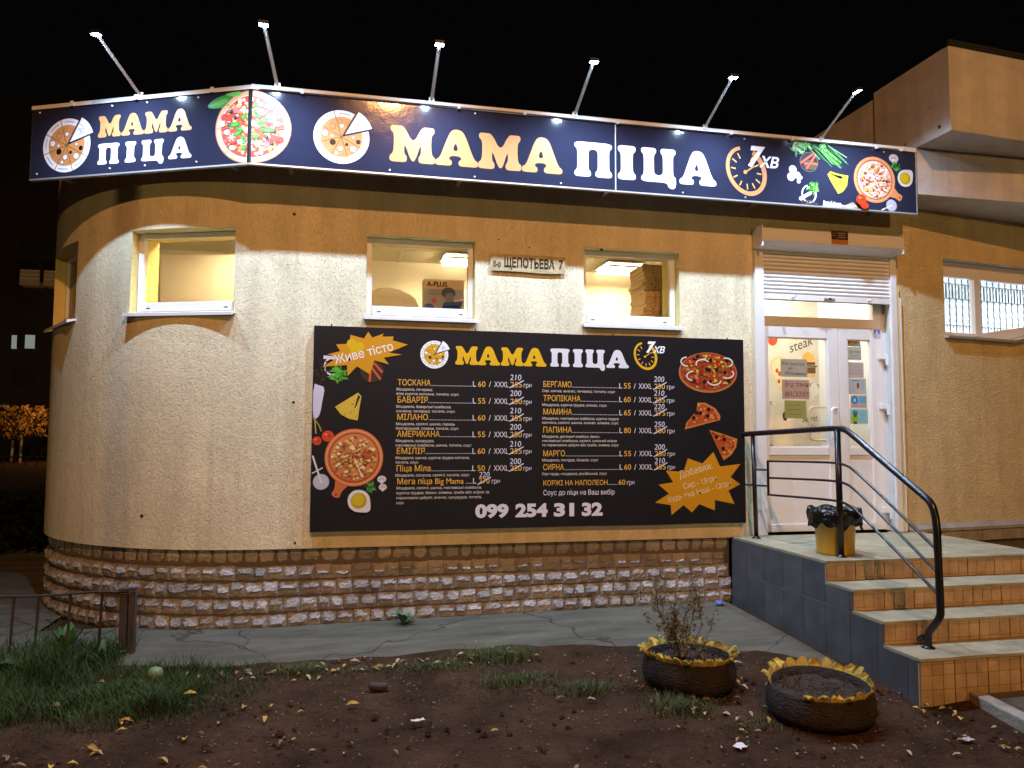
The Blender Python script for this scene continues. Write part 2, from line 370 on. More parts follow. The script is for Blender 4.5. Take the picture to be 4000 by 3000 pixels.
# windows
def window(op, tilt=None, dark=False, sill=True):
    s0, s1, z0, z1 = op
    (a, na), (b, nb) = wp(s0), wp(s1)
    root = MB()
    ux = (b-a).normalized(); n = Vector((ux.y, -ux.x, 0)); L = (b-a).length
    base = a
    def P(u, z, d): return base+ux*u-n*d+Vector((0, 0, z))     # d = depth into the wall
    fd = .10
    # reveals
    rv = MB(); wide = .42
    for (p0, q0) in (((s0, z0), (s0, z1)), ((s1, z1), (s1, z0))):
        p, nn = wp(p0[0]); u = 0 if p0[0] == s0 else L
        rv.poly([(p.x, p.y, p0[1]), (p.x, p.y, q0[1]), P(u, q0[1], wide), P(u, p0[1], wide)])
    seg = [s for s in ss if s0-1e-6 <= s <= s1+1e-6]
    for z, flip in ((z1, 0), (z0, 1)):
        front = [wp(s)[0] for s in seg]; pl = [(p.x, p.y, z) for p in front]+[P(L, z, wide), P(0, z, wide)]
        rv.poly(pl if not flip else pl[::-1])
    # frame
    fw_ = .055; f = MB()
    def bar(u0, u1, za, zb, d0, d1): f.obox((P((u0+u1)/2, (za+zb)/2, (d0+d1)/2)), ux*(u1-u0)/2, n*(d1-d0)/2, Vector((0, 0, (zb-za)/2)))
    bar(.003, fw_, z0+.03, z1-.003, fd, fd+.06); bar(L-fw_, L-.003, z0+.03, z1-.003, fd, fd+.06)
    bar(fw_, L-fw_, z0+.03, z0+.115, fd-.012, fd+.06); bar(fw_, L-fw_, z1-.05, z1-.003, fd, fd+.06)
    fo = f.build('window', M['pvc'], shop, bevel=.004)
    rv.build('reveal', M['reveal'], fo)
    g_ = MB().poly([P(fw_, z0+.115, fd+.03), P(L-fw_, z0+.115, fd+.03), P(L-fw_, z1-.05, fd+.03), P(fw_, z1-.05, fd+.03)])
    g_.build('pane', M['glass'], fo)
    for u in (.12, L-.12):
        MB().obox(P(u, z0+.062, fd-.013), ux*.018, n*.002, Vector((0, 0, .004))).build('drain_cap', M['dark'], fo)
    if sill:
        m2 = MB()
        for i, (d0, zt) in enumerate(((fd, z0+.028),)):
            v = [P(-.02, zt, d0), P(L+.02, zt, d0), P(L+.02, z0-.006, -.075), P(-.02, z0-.006, -.075),
                 P(-.02, zt-.004, d0), P(L+.02, zt-.004, d0), P(L+.02, z0-.034, -.075), P(-.02, z0-.034, -.075)]
            m2.mesh(v, [(0, 1, 2, 3), (7, 6, 5, 4), (3, 2, 6, 7), (1, 5, 6, 2), (0, 3, 7, 4), (0, 4, 5, 1)])
        m2.build('sill', M['alu'], fo)
    if dark: MB().poly([P(0, z0, .4), P(L, z0, .4), P(L, z1, .4), P(0, z1, .4)]).build('unlit_room_sheet', M['dark'], fo)  # dark sheet stands in for the unlit room behind the pane
    return fo
for i, op in enumerate(W_OPEN): window(op, dark=(i == 0))

# rooms seen through the windows
RC = 3.7; RB = 9.1
inner = []
s = -2.15
while s < 4.0: p, nn = wp(s); q = p-nn*.03; inner.append((q.x, q.y)); s += .1
inner.append((4.0, WY+.03))
room = inner+[(4.0, RB), (-2.1, RB)]
cm = MB().poly([(x, y, RC) for x, y in room]); cm.build('ceiling', M['ceil'], shop)
MB().poly([(x, y, .66) for x, y in reversed(room)]).build('floor', M['tread'], shop)
rw = MB()
for (a, b), (c, d) in zip([(4.0, WY+.03), (4.0, RB), (-2.1, RB)], [(4.0, RB), (-2.1, RB), inner[0]]):
    rw.poly([(a, b, .66), (c, d, .66), (c, d, RC), (a, b, RC)])
rw.build('room_wall', M['room'], shop)
gr = MB()
for x in (-1.2, -.6, 0, .6, 1.2, 1.8, 2.4, 3.0, 3.6): gr.box(x-.012, x+.012, 7.5, RB-.001, RC-.008, RC-.001)
for y in (7.9, 8.5): gr.box(-1.9, 3.99, y-.012, y+.012, RC-.0065, RC-.002)
gr.build('ceiling_grid', M['pvc'], shop)
WARM = (1.0, .80, .48)
M['warm'] = emit('warm_tube', WARM, 110)
def ceiling_light(x, y, z, label, m_, w_=.3, d_=.3, grp=None):
    t = thing('ceiling_light', (x, y, z), label, 'light', grp)
    MB().box(x-w_-.02, x+w_+.02, y-d_-.02, y+d_+.02, z-.03, z-.012).build('housing', M['alu'], t)
    for i in range(4):
        q = x-w_+w_*2*(i+.5)/4; MB().box(q-w_*.17, q+w_*.17, y-d_*.92, y+d_*.92, z-.045, z-.034).build('tube', m_, t)
    lo = MB()
    for i in range(5):
        q = y-d_+2*d_*i/4; lo.box(x-w_, x+w_, q-.004, q+.004, z-.075, z-.047)
    lo.build('louvre', M['alu'], t)
ceiling_light(1.28, 8.62, RC-.01, 'square ceiling light seen through the middle small window', M['warm'], .2, .2)
ceiling_light(.68, 7.52, RC-.01, 'unseen ceiling light added to brighten the bag and printed box in the middle window', M['warm'], .2, .12)  # added out of view, lights the bag and box from above
ceiling_light(3.2, 8.62, RC-.01, 'square ceiling light seen through the window with the pizza boxes', M['warm'], .22, .22)
ceiling_light(-1.0, 7.62, RC-.01, 'unseen ceiling light added to light the brown board behind the corner window', M['warm'], .3, .2)  # added out of view in front of the board to light it
# brown board just behind the corner window
a0, _ = wp(-1.66); b0, _ = wp(-.7); ux = (b0-a0).normalized(); n = Vector((ux.y, -ux.x, 0))
c0 = a0-n*.90
MB().obox(c0+ux*.40+Vector((0, 0, 2.05)), ux*.82, n*.012, Vector((0, 0, 1.40))).build('partition_board', M['panel_brown'])
tag(bpy.data.objects['partition_board'], 'tall brown board standing behind the rounded corner window', 'board')

# vestibule behind the door
ve = MB(); VB = 8.5
ve.poly([(4.06, VB, .66), (5.9, VB, .66), (5.9, VB, RC), (4.06, VB, RC)])
ve.poly([(4.06, 7.26, .66), (4.06, VB, .66), (4.06, VB, RC), (4.06, 7.26, RC)])
ve.poly([(5.9, VB, .66), (5.9, 7.26, .66), (5.9, 7.26, RC), (5.9, VB, RC)])
ve.build('vestibule_wall', M['room'], shop)
MB().poly([(4.06, 7.26, RC), (5.9, 7.26, RC), (5.9, VB, RC), (4.06, VB, RC)]).build('vestibule_ceiling', M['ceil'], shop)
MB().poly([(4.06, 7.26, .664), (5.9, 7.26, .664), (5.9, VB, .664), (4.06, VB, .664)]).build('vestibule_floor', M['tread'], shop)
M['cool'] = emit('cool_tube', (.95, .9, .78), 45)
ceiling_light(4.9, 7.95, RC-.01, 'square ceiling light inside the entrance above the door', M['cool'])

# ------------------------------------------------------------------ entrance door
door = thing('door', (4.9, 7.2, .66)); door.parent = shop; door.location = Vector((4.9, 7.2, .66))-WLOC[shop.name]
def pb(name, x0, x1, z0, z1, y0, y1, mt, par=door, bevel=.004): return MB().box(x0, x1, y0, y1, z0, z1).build(name, mt, par, bevel=bevel)
# fixed frame
fr = MB(); fr.box(4.15, 4.225, 7.17, 7.25, .665, 3.1); fr.box(5.62, 5.70, 7.17, 7.25, .665, 3.1)
fr.box(4.225, 5.62, 7.17, 7.25, 2.80, 2.90); fr.box(4.225, 5.62, 7.17, 7.25, 3.02+.07, 3.16); fr.box(5.53, 5.62, 7.175, 7.25, 2.90, 3.09)
fr.build('door_frame', M['pvc'], door, bevel=.004)
MB().poly([(4.225, 7.21, 2.90), (5.53, 7.21, 2.90), (5.53, 7.21, 3.09), (4.225, 7.21, 3.09)]).build('transom_pane', M['glass'], door)
# side reveal of the doorway
rv = MB(); rv.poly([(5.62, WY, .66), (5.70, 7.25, .66), (5.70, 7.25, 3.58), (5.62, WY, 3.58)]); rv.poly([(4.13, WY, .66), (4.13, WY, 3.58), (4.15, 7.25, 3.58), (4.15, 7.25, .66)])
rv.poly([(4.13, WY, 3.58), (5.62, WY, 3.58), (5.70, 7.26, 3.58), (4.13, 7.26, 3.58)])
rv.poly([(4.06, 7.26, 3.12), (5.9, 7.26, 3.12), (5.9, 7.26, 3.72), (4.06, 7.26, 3.72)]); rv.poly([(5.70, 7.255, .66), (5.9, 7.255, .66), (5.9, 7.255, 3.2), (5.70, 7.255, 3.2)]); rv.poly([(4.0, 7.255, .66), (4.15, 7.255, .66), (4.15, 7.255, 3.2), (4.0, 7.255, 3.2)])
rv.build('door_reveal', M['pvc'], door)
def leaf(x0, x1, px0, px1):
    f = MB(); y0, y1 = 7.155, 7.215
    f.box(x0, px0, y0, y1, .675, 2.795); f.box(px1, x1, y0, y1, .675, 2.795)
    f.box(px0, px1, y0, y1, 2.675, 2.795); f.box(px0, px1, y0, y1, 1.455, 1.54); f.box(px0, px1, y0, y1, .675, .752)
    o = f.build('door_leaf', M['pvc'], door, bevel=.005)
    MB().poly([(px0, 7.19, 1.54), (px1, 7.19, 1.54), (px1, 7.19, 2.675), (px0, 7.19, 2.675)]).build('pane', M['glass'], o)
    MB().box(px0, px1, 7.172, 7.205, .752, 1.455).build('lower_panel', M['pvc'], o)
    b = MB(); b.box(px0, px0+.012, 7.163, 7.189, 1.54, 2.675); b.box(px1-.012, px1, 7.163, 7.189, 1.54, 2.675); b.box(px0+.012, px1-.012, 7.163, 7.189, 2.665, 2.675); b.box(px0+.012, px1-.012, 7.163, 7.189, 1.54, 1.55)
    b.build('pane_gasket', M['dark'] if False else M['pvc'], o)
    return o
lf1 = leaf(4.235, 5.083, 4.262, 4.962) if False else leaf(4.228, 5.083, 4.262, 4.962)
lf2 = leaf(5.089, 5.615, 5.192, 5.478)
for xh, yo in ((4.935, 7.155), ):
    hp = smooth_path([(5.03, 7.15, 1.94), (5.03, 7.11, 1.94), (4.94, 7.07, 1.94), (4.93, 7.07, 1.90), (4.93, 7.07, 1.66), (4.94, 7.07, 1.62), (5.02, 7.11, 1.62), (5.02, 7.15, 1.62)], 2)
    MB().tube(hp, .014, 10).build('handle', M['pvc'], door, smooth=True)
    hp = smooth_path([(4.975, 7.22, 1.96), (4.975, 7.27, 1.96), (4.83, 7.27, 1.96), (4.80, 7.27, 1.92), (4.80, 7.27, 1.65), (4.83, 7.27, 1.61), (4.975, 7.27, 1.61), (4.975, 7.22, 1.61)], 2)
    MB().tube(hp, .014, 10).build('handle', M['pvc'], door, smooth=True)
for z in (2.50, 1.97, .88):
    h = MB(); h.box(5.555, 5.625, 7.115, 7.154, z-.03, z+.03); h.build('hinge', M['pvc'], door, bevel=.006)
    MB().tube([(5.640, 7.12, z-.09), (5.640, 7.12, z+.028)], .014, 10).build('hinge', M['pvc'], door)

# ------------------------------------------------------------------ roller shutter
sh = thing('roller_shutter', (4.86, 7.0, .66), 'white roller shutter half raised above the entrance door', 'shutter')
prof = [(7.04, 3.76), (6.95, 3.765), (6.86, 3.73), (6.845, 3.70), (6.845, 3.605), (6.87, 3.585), (6.99, 3.545), (7.04, 3.545)]
hb = MB(); x0, x1 = 4.055, 5.655
hb.mesh([(x, y, z) for x in (x0, x1) for y, z in prof], [tuple(range(7, -1, -1)), tuple(range(8, 16))]+[(i, (i+1) % 8, 8+(i+1) % 8, 8+i) for i in range(8)])
hb.build('housing', M['alu'], sh, bevel=.004)
MB().box(4.04, 4.054, 6.85, 7.04, 3.55, 3.755).build('end_cap', M['alu'], sh); MB().box(5.656, 5.67, 6.85, 7.04, 3.55, 3.755).build('end_cap', M['alu'], sh)
MB().box(4.045, 4.14, 7.0, 7.045, .665, 3.545).build('guide_rail', M['alu'], sh, bevel=.004)
MB().box(5.62, 5.69, 7.0, 7.045, .665, 3.545).build('guide_rail', M['alu'], sh, bevel=.004)
zs = 3.105; pr = .0405
slat = None; k = 0
while zs+pr*k < 3.55:
    z = zs+pr*k
    if slat is None:
        sm = MB(); n_ = 6
        pv_ = [(7.035-.010*math.sin(math.pi*i/n_)-(0.003 if i > 0 else 0), z+.001+(pr-.003)*i/n_) for i in range(n_+1)]
        for (ya, za), (yb, zb) in zip(pv_, pv_[1:]): sm.poly([(4.141, ya, za), (5.619, ya, za), (5.619, yb, zb), (4.141, yb, zb)])
        sm.poly([(4.141, 7.045, z+pr-.003), (5.619, 7.045, z+pr-.003), (5.619, pv_[-1][0], z+pr-.002), (4.141, pv_[-1][0], z+pr-.002)][::-1])
        slat = sm.build('slat', M['alu'], sh, smooth=False); zsl = WLOC[slat.name].copy()
    else: copy_obj(slat, 'slat', zsl+Vector((0, 0, pr*k)), sh)
    k += 1
MB().poly([(4.14, 7.047, 3.04), (5.62, 7.047, 3.04), (5.62, 7.047, 3.58), (4.14, 7.047, 3.58)]).build('slat_backing', M['dark'], sh)
MB().box(4.141, 5.619, 7.018, 7.046, 3.045, 3.103).build('bottom_bar', M['alu'], sh, bevel=.003)
for x in (4.47, 5.36):
    MB().tube([(x, 7.018, 3.075), (x, 6.985, 3.07), (x+.015, 6.965, 3.09)], .009, 8).build('stopper', M['alu'], sh)
lk = MB(); lk.tube([(4.83, 7.014, 3.07), (4.95, 7.014, 3.07)], .017, 10); lk.build('lock_plate', M['zinc'], sh)
MB().tube([(4.89, 7.015, 3.07), (4.89, 6.99, 3.07)], .012, 10).build('lock', M['dark'], sh)

# ------------------------------------------------------------------ flat print: shapes laid on a surface, colours in one attribute
LAY = .00003
_txt = {}
def glyphs(s, off=0, shear=0):
    k = (s, off, shear)
    if k in _txt: return _txt[k]
    cu = bpy.data.curves.new('t', 'FONT'); cu.body = s; cu.size = 1; cu.offset = off; cu.shear = shear; cu.resolution_u = 3
    ob = bpy.data.objects.new('t', cu); col.objects.link(ob)
    dg = bpy.context.evaluated_depsgraph_get(); dg.update()
    me = bpy.data.meshes.new_from_object(ob.evaluated_get(dg))
    v = [(p.co.x, p.co.y) for p in me.vertices]; f = [tuple(p.vertices) for p in me.polygons]
    bpy.data.objects.remove(ob); bpy.data.curves.remove(cu); bpy.data.meshes.remove(me)
    _txt[k] = (v, f); return _txt[k]
CAP = max(p[1] for p in glyphs('H')[0])
def chaikin(p, it=2, r=.25):
    for _ in range(it):
        q = []
        for (a, b), (c, d) in zip(p, p[1:]+p[:1]): q += [(a+(c-a)*r, b+(d-b)*r), (a+(c-a)*(1-r), b+(d-b)*(1-r))]
        p = q
    return p
LET = {
 'М': (1.25, [[(0,0),(.24,0),(.47,0),(.47,.17),(.39,.23),(.40,.56),(.58,.04),(.70,.04),(.85,.56),(.86,.23),(.79,.17),(.79,0),(1.02,0),(1.25,0),(1.25,.17),(1.14,.24),(1.13,.78),(1.22,.85),(1.22,1),(1.04,1),(.87,1),(.64,.50),(.39,1),(.2,1),(.02,1),(.02,.85),(.12,.78),(.11,.24),(0,.17)]]),
 'А': (1.2, [[(0,0),(.23,0),(.46,0),(.46,.15),(.37,.18),(.41,.28),(.70,.28),(.73,.18),(.65,.15),(.65,0),(.92,0),(1.2,0),(1.2,.15),(1.09,.20),(.95,.55),(.80,.94),(.66,1.02),(.52,1.02),(.40,.94),(.25,.55),(.12,.2),(0,.15)], [(.47,.42),(.56,.68),(.65,.42)]]),
 'П': (1.06, [[(0,0),(.23,0),(.46,0),(.46,.15),(.39,.2),(.39,.5),(.39,.80),(.66,.80),(.66,.5),(.66,.2),(.59,.15),(.59,0),(.82,0),(1.06,0),(1.06,.15),(.98,.2),(.98,.5),(.98,.80),(1.06,.85),(1.06,1),(.53,1),(0,1),(0,.85),(.08,.8),(.08,.5),(.08,.2),(0,.15)]]),
 'І': (.54, [[(0,0),(.27,0),(.54,0),(.54,.16),(.45,.22),(.45,.5),(.45,.78),(.54,.84),(.54,1),(.27,1),(0,1),(0,.84),(.09,.78),(.09,.5),(.09,.22),(0,.16)]]),
 'Ц': (1.07, [[(0,.0),(.4,0),(.80,0),(.83,-.14),(.98,-.19),(1.07,-.10),(1.07,.17),(.98,.2),(.98,.5),(.98,.8),(1.06,.85),(1.06,1),(.83,1),(.60,1),(.60,.85),(.67,.8),(.67,.5),(.67,.2),(.39,.2),(.39,.5),(.39,.8),(.46,.85),(.46,1),(.23,1),(0,1),(0,.85),(.08,.8),(.08,.5),(.08,.2),(0,.15)]]),
}
class Draw:
    def __init__(s, o, ux, n, sx=1.0, uz=None):
        s.o = Vector(o); s.ux = Vector(ux).normalized(); s.n = Vector(n).normalized(); s.uz = Vector(uz or (0, 0, 1)); s.k = 1; s.mb = MB(); s.sx = sx
    def P(s, a, b): return s.o+s.ux*(a*s.sx)+s.uz*(b*s.sx)+s.n*(s.k*LAY)
    def poly(s, loops, c):
        if isinstance(loops[0][0], (int, float)): loops = [loops]
        fl = [p for l in loops for p in l]
        tr = tessellate_polygon([[Vector((a, b, 0)) for a, b in l] for l in loops])
        out = []
        for t in tr:
            (ax, ay), (bx, by), (cx, cy) = (fl[i] for i in t)
            out.append(t if (bx-ax)*(cy-ay)-(by-ay)*(cx-ax) > 0 else t[::-1])
        s.mb.mesh([s.P(*p) for p in fl], out, c); s.k += 1
    def ell(s, x, y, rx, ry, c, rot=0, n=24, a0=0, a1=360):
        p = [(x, y)] if a1-a0 < 360 else []
        for i in range(n+(1 if p else 0)):
            t = R(a0+(a1-a0)*i/n); u, v = rx*math.cos(t), ry*math.sin(t)
            p.append((x+u*math.cos(rot)-v*math.sin(rot), y+u*math.sin(rot)+v*math.cos(rot)))
        s.poly(p, c)
    def arc(s, x, y, rx, ry, w_, c, a0=0, a1=360, rot=0, n=32, w1=None):
        q = []; q2 = []
        for i in range(n+1):
            t = R(a0+(a1-a0)*i/n); ww = w_ if w1 is None else w_+(w1-w_)*i/n
            for l, e in ((q, ww/2), (q2, -ww/2)):
                u, v = (rx+e)*math.cos(t), (ry+e)*math.sin(t); l.append((x+u*math.cos(rot)-v*math.sin(rot), y+u*math.sin(rot)+v*math.cos(rot)))
        v = q+q2; m_ = n+1
        s.mb.mesh([s.P(*p) for p in v], [(i, i+1, m_+i+1, m_+i)[::-1] if True else 0 for i in range(n)], c); s.k += 1
    def line(s, pts, w_, c):
        for (a, b), (d, e) in zip(pts, pts[1:]):
            L = math.hypot(d-a, e-b) or 1; nx_, ny_ = -(e-b)/L*w_/2, (d-a)/L*w_/2; ex, ey = (d-a)/L*w_*.3, (e-b)/L*w_*.3
            s.mb.mesh([s.P(a-ex-nx_, b-ey-ny_), s.P(d+ex-nx_, e+ey-ny_), s.P(d+ex+nx_, e+ey+ny_), s.P(a-ex+nx_, b-ey+ny_)], [(0, 1, 2, 3)], c); s.k += 1
    def text(s, t, x, y, h, c, width=None, off=0, shear=0, rot=0, align='l'):
        v, f = glyphs(t, off)
        v = [(a+shear*b, b) for a, b in v]
        if not v: return
        x0 = min(p[0] for p in v); x1 = max(p[0] for p in v); ky = h/CAP; kx = ky if width is None else width/(x1-x0)
        W_ = (x1-x0)*kx; dx = 0 if align == 'l' else -W_/2
        cr, sr = math.cos(rot), math.sin(rot); P = []
        for a, b in v:
            a, b = (a-x0)*kx+dx, b*ky; P.append(s.P(x+a*cr-b*sr, y+a*sr+b*cr))
        s.mb.mesh(P, f, c); s.k += 1; return W_
    def letter(s, ch, x0, x1, y0, h, c, shadow=None, lean=0):
        w_, loops = LET[ch]
        for cc, d in ([(shadow, .02)] if shadow else [])+[(c, 0)]:
            l2 = []
            for i, l in enumerate(loops):
                l = chaikin(l, 3, .25)
                l2.append([(x0+(a/w_)*(x1-x0)+d*h*.3, y0+b*h-d*h) for a, b in l])
            s.poly(l2, cc)
    def build(s, name, parent, m_=None): return s.mb.build(name, m_ or M['print'], parent)

WHITE = lin('f2f4f8'); GOLD = lin('e2b23a'); ORG = lin('f0b45c'); BLK = lin('1c1712')
def logo(d, cx, cy, r, gold):
    for a0, a1, dx, dy, cheese in ((17, 62, .10, .085, WHITE), (62, 377, 0, 0, gold)):
        d.ell(cx+dx*r*1.3, cy+dy*r*1.3, r, r, WHITE, n=40, a0=a0, a1=a1)
        d.ell(cx+dx*r*1.3, cy+dy*r*1.3, r*.765, r*.765, lin('b9a68a'), n=40, a0=a0, a1=a1)
        d.ell(cx+dx*r*1.3, cy+dy*r*1.3, r*.745, r*.745, cheese, n=40, a0=a0, a1=a1)
    for a in (62, 107, 152, 197, 242, 287, 332):
        d.line([(cx, cy), (cx+r*math.cos(R(a)), cy+r*math.sin(R(a)))], r*.028, lin('7a5a28'))
    for a in range(70, 370, 45): d.arc(cx, cy, r*.88, r*.88, r*.03, lin('8d98b0'), a, a+26, n=8)
    for a, q, rr_, cc in ((130, .5, .10, gold), (95, .58, .07, gold), (90, .42, .07, WHITE), (70, .55, .06, gold), (170, .6, .11, WHITE), (178, .34, .05, WHITE), (215, .38, .09, BLK), (205, .62, .05, gold),
        (240, .62, .04, gold), (265, .44, .09, WHITE), (255, .64, .06, WHITE), (280, .64, .04, gold), (270, .24, .04, gold), (305, .33, .05, BLK), (315, .6, .11, WHITE), (347, .62, .07, BLK), (2, .42, .05, WHITE), (300, .5, .04, gold), (150, .3, .04, gold)):
        x, y = cx+q*r*math.cos(R(a)), cy+q*r*math.sin(R(a))
        d.ell(x, y, rr_*r*1.25, rr_*r*1.25, lin('8a6a3a') if cc != BLK else BLK, n=14); d.ell(x, y, rr_*r, rr_*r, cc, n=14)
    for dx, dy, q in ((.42, .38, .07), (.30, .44, .035), (.36, .25, .03)):
        d.ell(cx+r*(dx+.22), cy+r*(dy+.12), q*r*1.3, q*r*1.3, lin('9aa3b5'), n=12); d.ell(cx+r*(dx+.22), cy+r*(dy+.12), q*r, q*r, lin('e8e4e4'), n=12)
def clock(d, cx, cy, k, gold, seven, xv):
    rot = R(-35)
    d.arc(cx, cy, .185*k, .232*k, .034*k, gold, 75, 395, rot=R(28), n=40, w1=.05*k)
    for a in range(0, 360, 30):
        if 30 < a < 90: continue
        t = R(a); p = lambda q: (cx+q*k*(.175*math.cos(t)*math.cos(R(28))-.22*math.sin(t)*math.sin(R(28))), cy+q*k*(.175*math.cos(t)*math.sin(R(28))+.22*math.sin(t)*math.cos(R(28))))
        d.line([p(.62), p(.85)], .012*k, ORG)
    d.line([(cx-.02*k, cy-.02*k), (cx+.09*k, cy+.055*k)], .014*k, gold); d.ell(cx-.01*k, cy-.012*k, .02*k, .02*k, gold)
    d.text('7', *seven, WHITE, off=.035, shear=.25); d.text('ХВ', *xv, WHITE, off=.03, shear=.25)
def blobs(d, cx, cy, rx, ry, n, cols_, lo, hi, seed, inside=1.0, rot=0):
    q = random.Random(seed)
    for _ in range(n):
        a = q.uniform(0, 6.283); t = math.sqrt(q.random())*inside; s_ = q.uniform(lo, hi)
        k = q.randint(5, 7); ph = q.uniform(0, 6.28); x, y = cx+rx*t*math.cos(a), cy+ry*t*math.sin(a)
        d.poly([(x+s_*q.uniform(.6, 1.15)*math.cos(ph+6.283*i/k), y+s_*q.uniform(.5, 1.0)*math.sin(ph+6.283*i/k)) for i in range(k)], lin(q.choice(cols_)))
def clipx(pts, x0, keep_right=True):
    out = []
    for (a, b), (c, e) in zip(pts, pts[1:]+pts[:1]):
        ia = (a >= x0) == keep_right; ic = (c >= x0) == keep_right
        if ia: out.append((a, b))
        if ia != ic: t = (x0-a)/(c-a); out.append((x0, b+(e-b)*t))
    return out
def half_pizza(d, cx, cy, rx, ry, right):
    """half of a big round pizza, cut at the panel edge"""
    X0 = cx+(.022 if right else -.022)
    def put(pts, c):
        p = clipx(pts, X0, right)
        if len(p) > 2: d.poly(p, c)
    E_ = lambda x, y, a, b, n=40: [(x+a*math.cos(6.2832*i/n), y+b*math.sin(6.2832*i/n)) for i in range(n)]
    put(E_(cx, cy, rx, ry), lin('c98a5e')); put(E_(cx, cy, rx*.97, ry*.97), lin('e8b892')); put(E_(cx, cy, rx*.87, ry*.87), lin('f3d9b8')); put(E_(cx, cy, rx*.84, ry*.84), lin('cf4a3a'))
    sg = 1 if right else -1; q = random.Random(21)
    pal = ['e9c9a0', 'f3e0c4', 'd88a5a', 'e39a4a', 'c8563e', 'f5efe2', 'dfae72', 'b8603c', 'efd59a']
    for _ in range(150):
        a = q.uniform(-1.57, 1.57); t = math.sqrt(q.random())*.8; x, y = cx+sg*rx*t*math.cos(a), cy+sg*ry*t*math.sin(a)
        s_ = q.uniform(.008, .026); k = q.randint(5, 8); ph = q.random()*6
        put([(x+s_*q.uniform(.6, 1.2)*math.cos(ph+6.283*i/k), y+s_*q.uniform(.5, 1.1)*math.sin(ph+6.283*i/k)) for i in range(k)], lin(q.choice(pal)))
    def at(t, a): return cx+sg*rx*t*math.cos(R(a)), cy+sg*ry*t*math.sin(R(a))
    x, y = at(.58, 27); put(E_(x, y, .062, .058, 20), lin('d8402e')); put(E_(x, y, .05, .046, 20), lin('e2604a'))
    for i in range(6): d.line([(x, y), (x+.03*math.cos(i*1.05), y+.03*math.sin(i*1.05))], .009, lin('f3cbb0'))
    x, y = at(.66, -25); put(E_(x, y, .034, .032, 16), lin('d0452f')); x, y = at(.8, -22); put(E_(x, y, .03, .03, 16), lin('c83c2c')); put(E_(*at(.62, -48), .028, .026, 14), lin('d97888'))
    for t, a in ((.6, -8), (.5, -32), (.7, -38)): x, y = at(t, a); put(E_(x, y, .017, .017, 14), lin('2a1420')); put(E_(x-.003, y+.004, .006, .006, 8), lin('8a7484'))
    for t, a, w_, h_, r_ in ((.38, 26, .05, .018, .5), (.3, 10, .045, .014, -.4), (.44, -10, .055, .02, .1), (.36, 55, .026, .02, 0), (.33, -55, .03, .016, .9), (.6, 75, .025, .02, 1.3), (.30, -75, .03, .012, 1.2), (.45, 68, .028, .018, .4)):
        x, y = at(t, a); p = [(x+w_*math.cos(6.283*i/12)*math.cos(r_)-h_*math.sin(6.283*i/12)*math.sin(r_), y+w_*math.cos(6.283*i/12)*math.sin(r_)+h_*math.sin(6.283*i/12)*math.cos(r_)) for i in range(12)]
        put(p, lin('2f8a2c')); p = [(x+(a_-x)*.6, y+(b_-y)*.5) for a_, b_ in p]; put(p, lin('62c24a'))
    for t, a in ((.48, 58), (.74, 48), (.66, 10), (.8, -8)):
        x, y = at(t, a); put(E_(x, y, .026, .022, 12), lin('f6f1ea')); put(E_(x-.004, y-.003, .010, .008, 8), lin('d8c4b4'))
    for a in (0, 45, -45):
        x, y = at(.98, a); x2, y2 = at(.15, a); d.line([(x2, y2), (x, y)], .004, lin('a8744c'))
def board_pizza(d, cx, cy, r, hang, bright):
    """round pizza on an orange wooden board; hang = angle of the handle"""
    wood = lin('c9693a' if not bright else 'd98a58'); dark = lin('8e3f1c'); lite = lin('e09a68')
    c_, s_ = math.cos(R(hang)), math.sin(R(hang)); H = lambda u, v: (cx+u*c_-v*s_, cy+u*s_+v*c_)
    d.poly(chaikin([H(r*.9, -r*.28), H(r*1.22, -r*.12), H(r*1.5, -r*.17), H(r*1.5, r*.17), H(r*1.22, r*.12), H(r*.9, r*.28)], 2), wood)
    d.ell(*H(r*1.4, 0), r*.035, r*.035, BLK, n=10)
    d.ell(cx, cy, r, r, wood, n=48); d.ell(cx, cy, r*.95, r*.95, lite, n=48); d.ell(cx, cy, r*.91, r*.91, wood, n=48); d.ell(cx, cy, r*.86, r*.86, dark, n=48)
    d.ell(cx, cy, r*.82, r*.82, lin('c8794a' if not bright else 'e8b09a'), n=48)
    pal = ['d6ab52', 'e3c987', 'b5622c', '8e3a1e', 'c24a2e', 'dcb868', 'e8d9a8', 'c98a3a', 'a8542a', '6d5a26'] if not bright else ['ecd9c0', 'f2e6d6', 'd88a6a', 'c4503c', 'e0b060', 'f6efe6', 'd8a85a', '8a4a3a', 'd8b8b0', 'c08a3c']
    blobs(d, cx, cy, r, r, 260, pal, r*.03, r*.085, int(cx*1000) % 97, .74)
    d.line([H(0, 0), (cx+r*.28, cy-r*.68)], r*.03, lin('efe3c4')); d.line([(cx, cy), (cx-r*.6, cy-r*.35)], r*.02, lin('6e2e18')); d.line([(cx, cy), (cx+r*.65, cy-r*.04)], r*.02, lin('6e2e18'))
def tomato(d, x, y, r):
    d.ell(x, y, r, r*.96, lin('cf3a1c'), n=20); d.ell(x-r*.3, y+r*.3, r*.3, r*.2, lin('e8765a'), n=10)
    for i in range(5): d.line([(x+r*.25, y), (x+r*.25+r*.3*math.cos(i*1.256), y+r*.3*math.sin(i*1.256))], r*.12, lin('3c4a1c'))
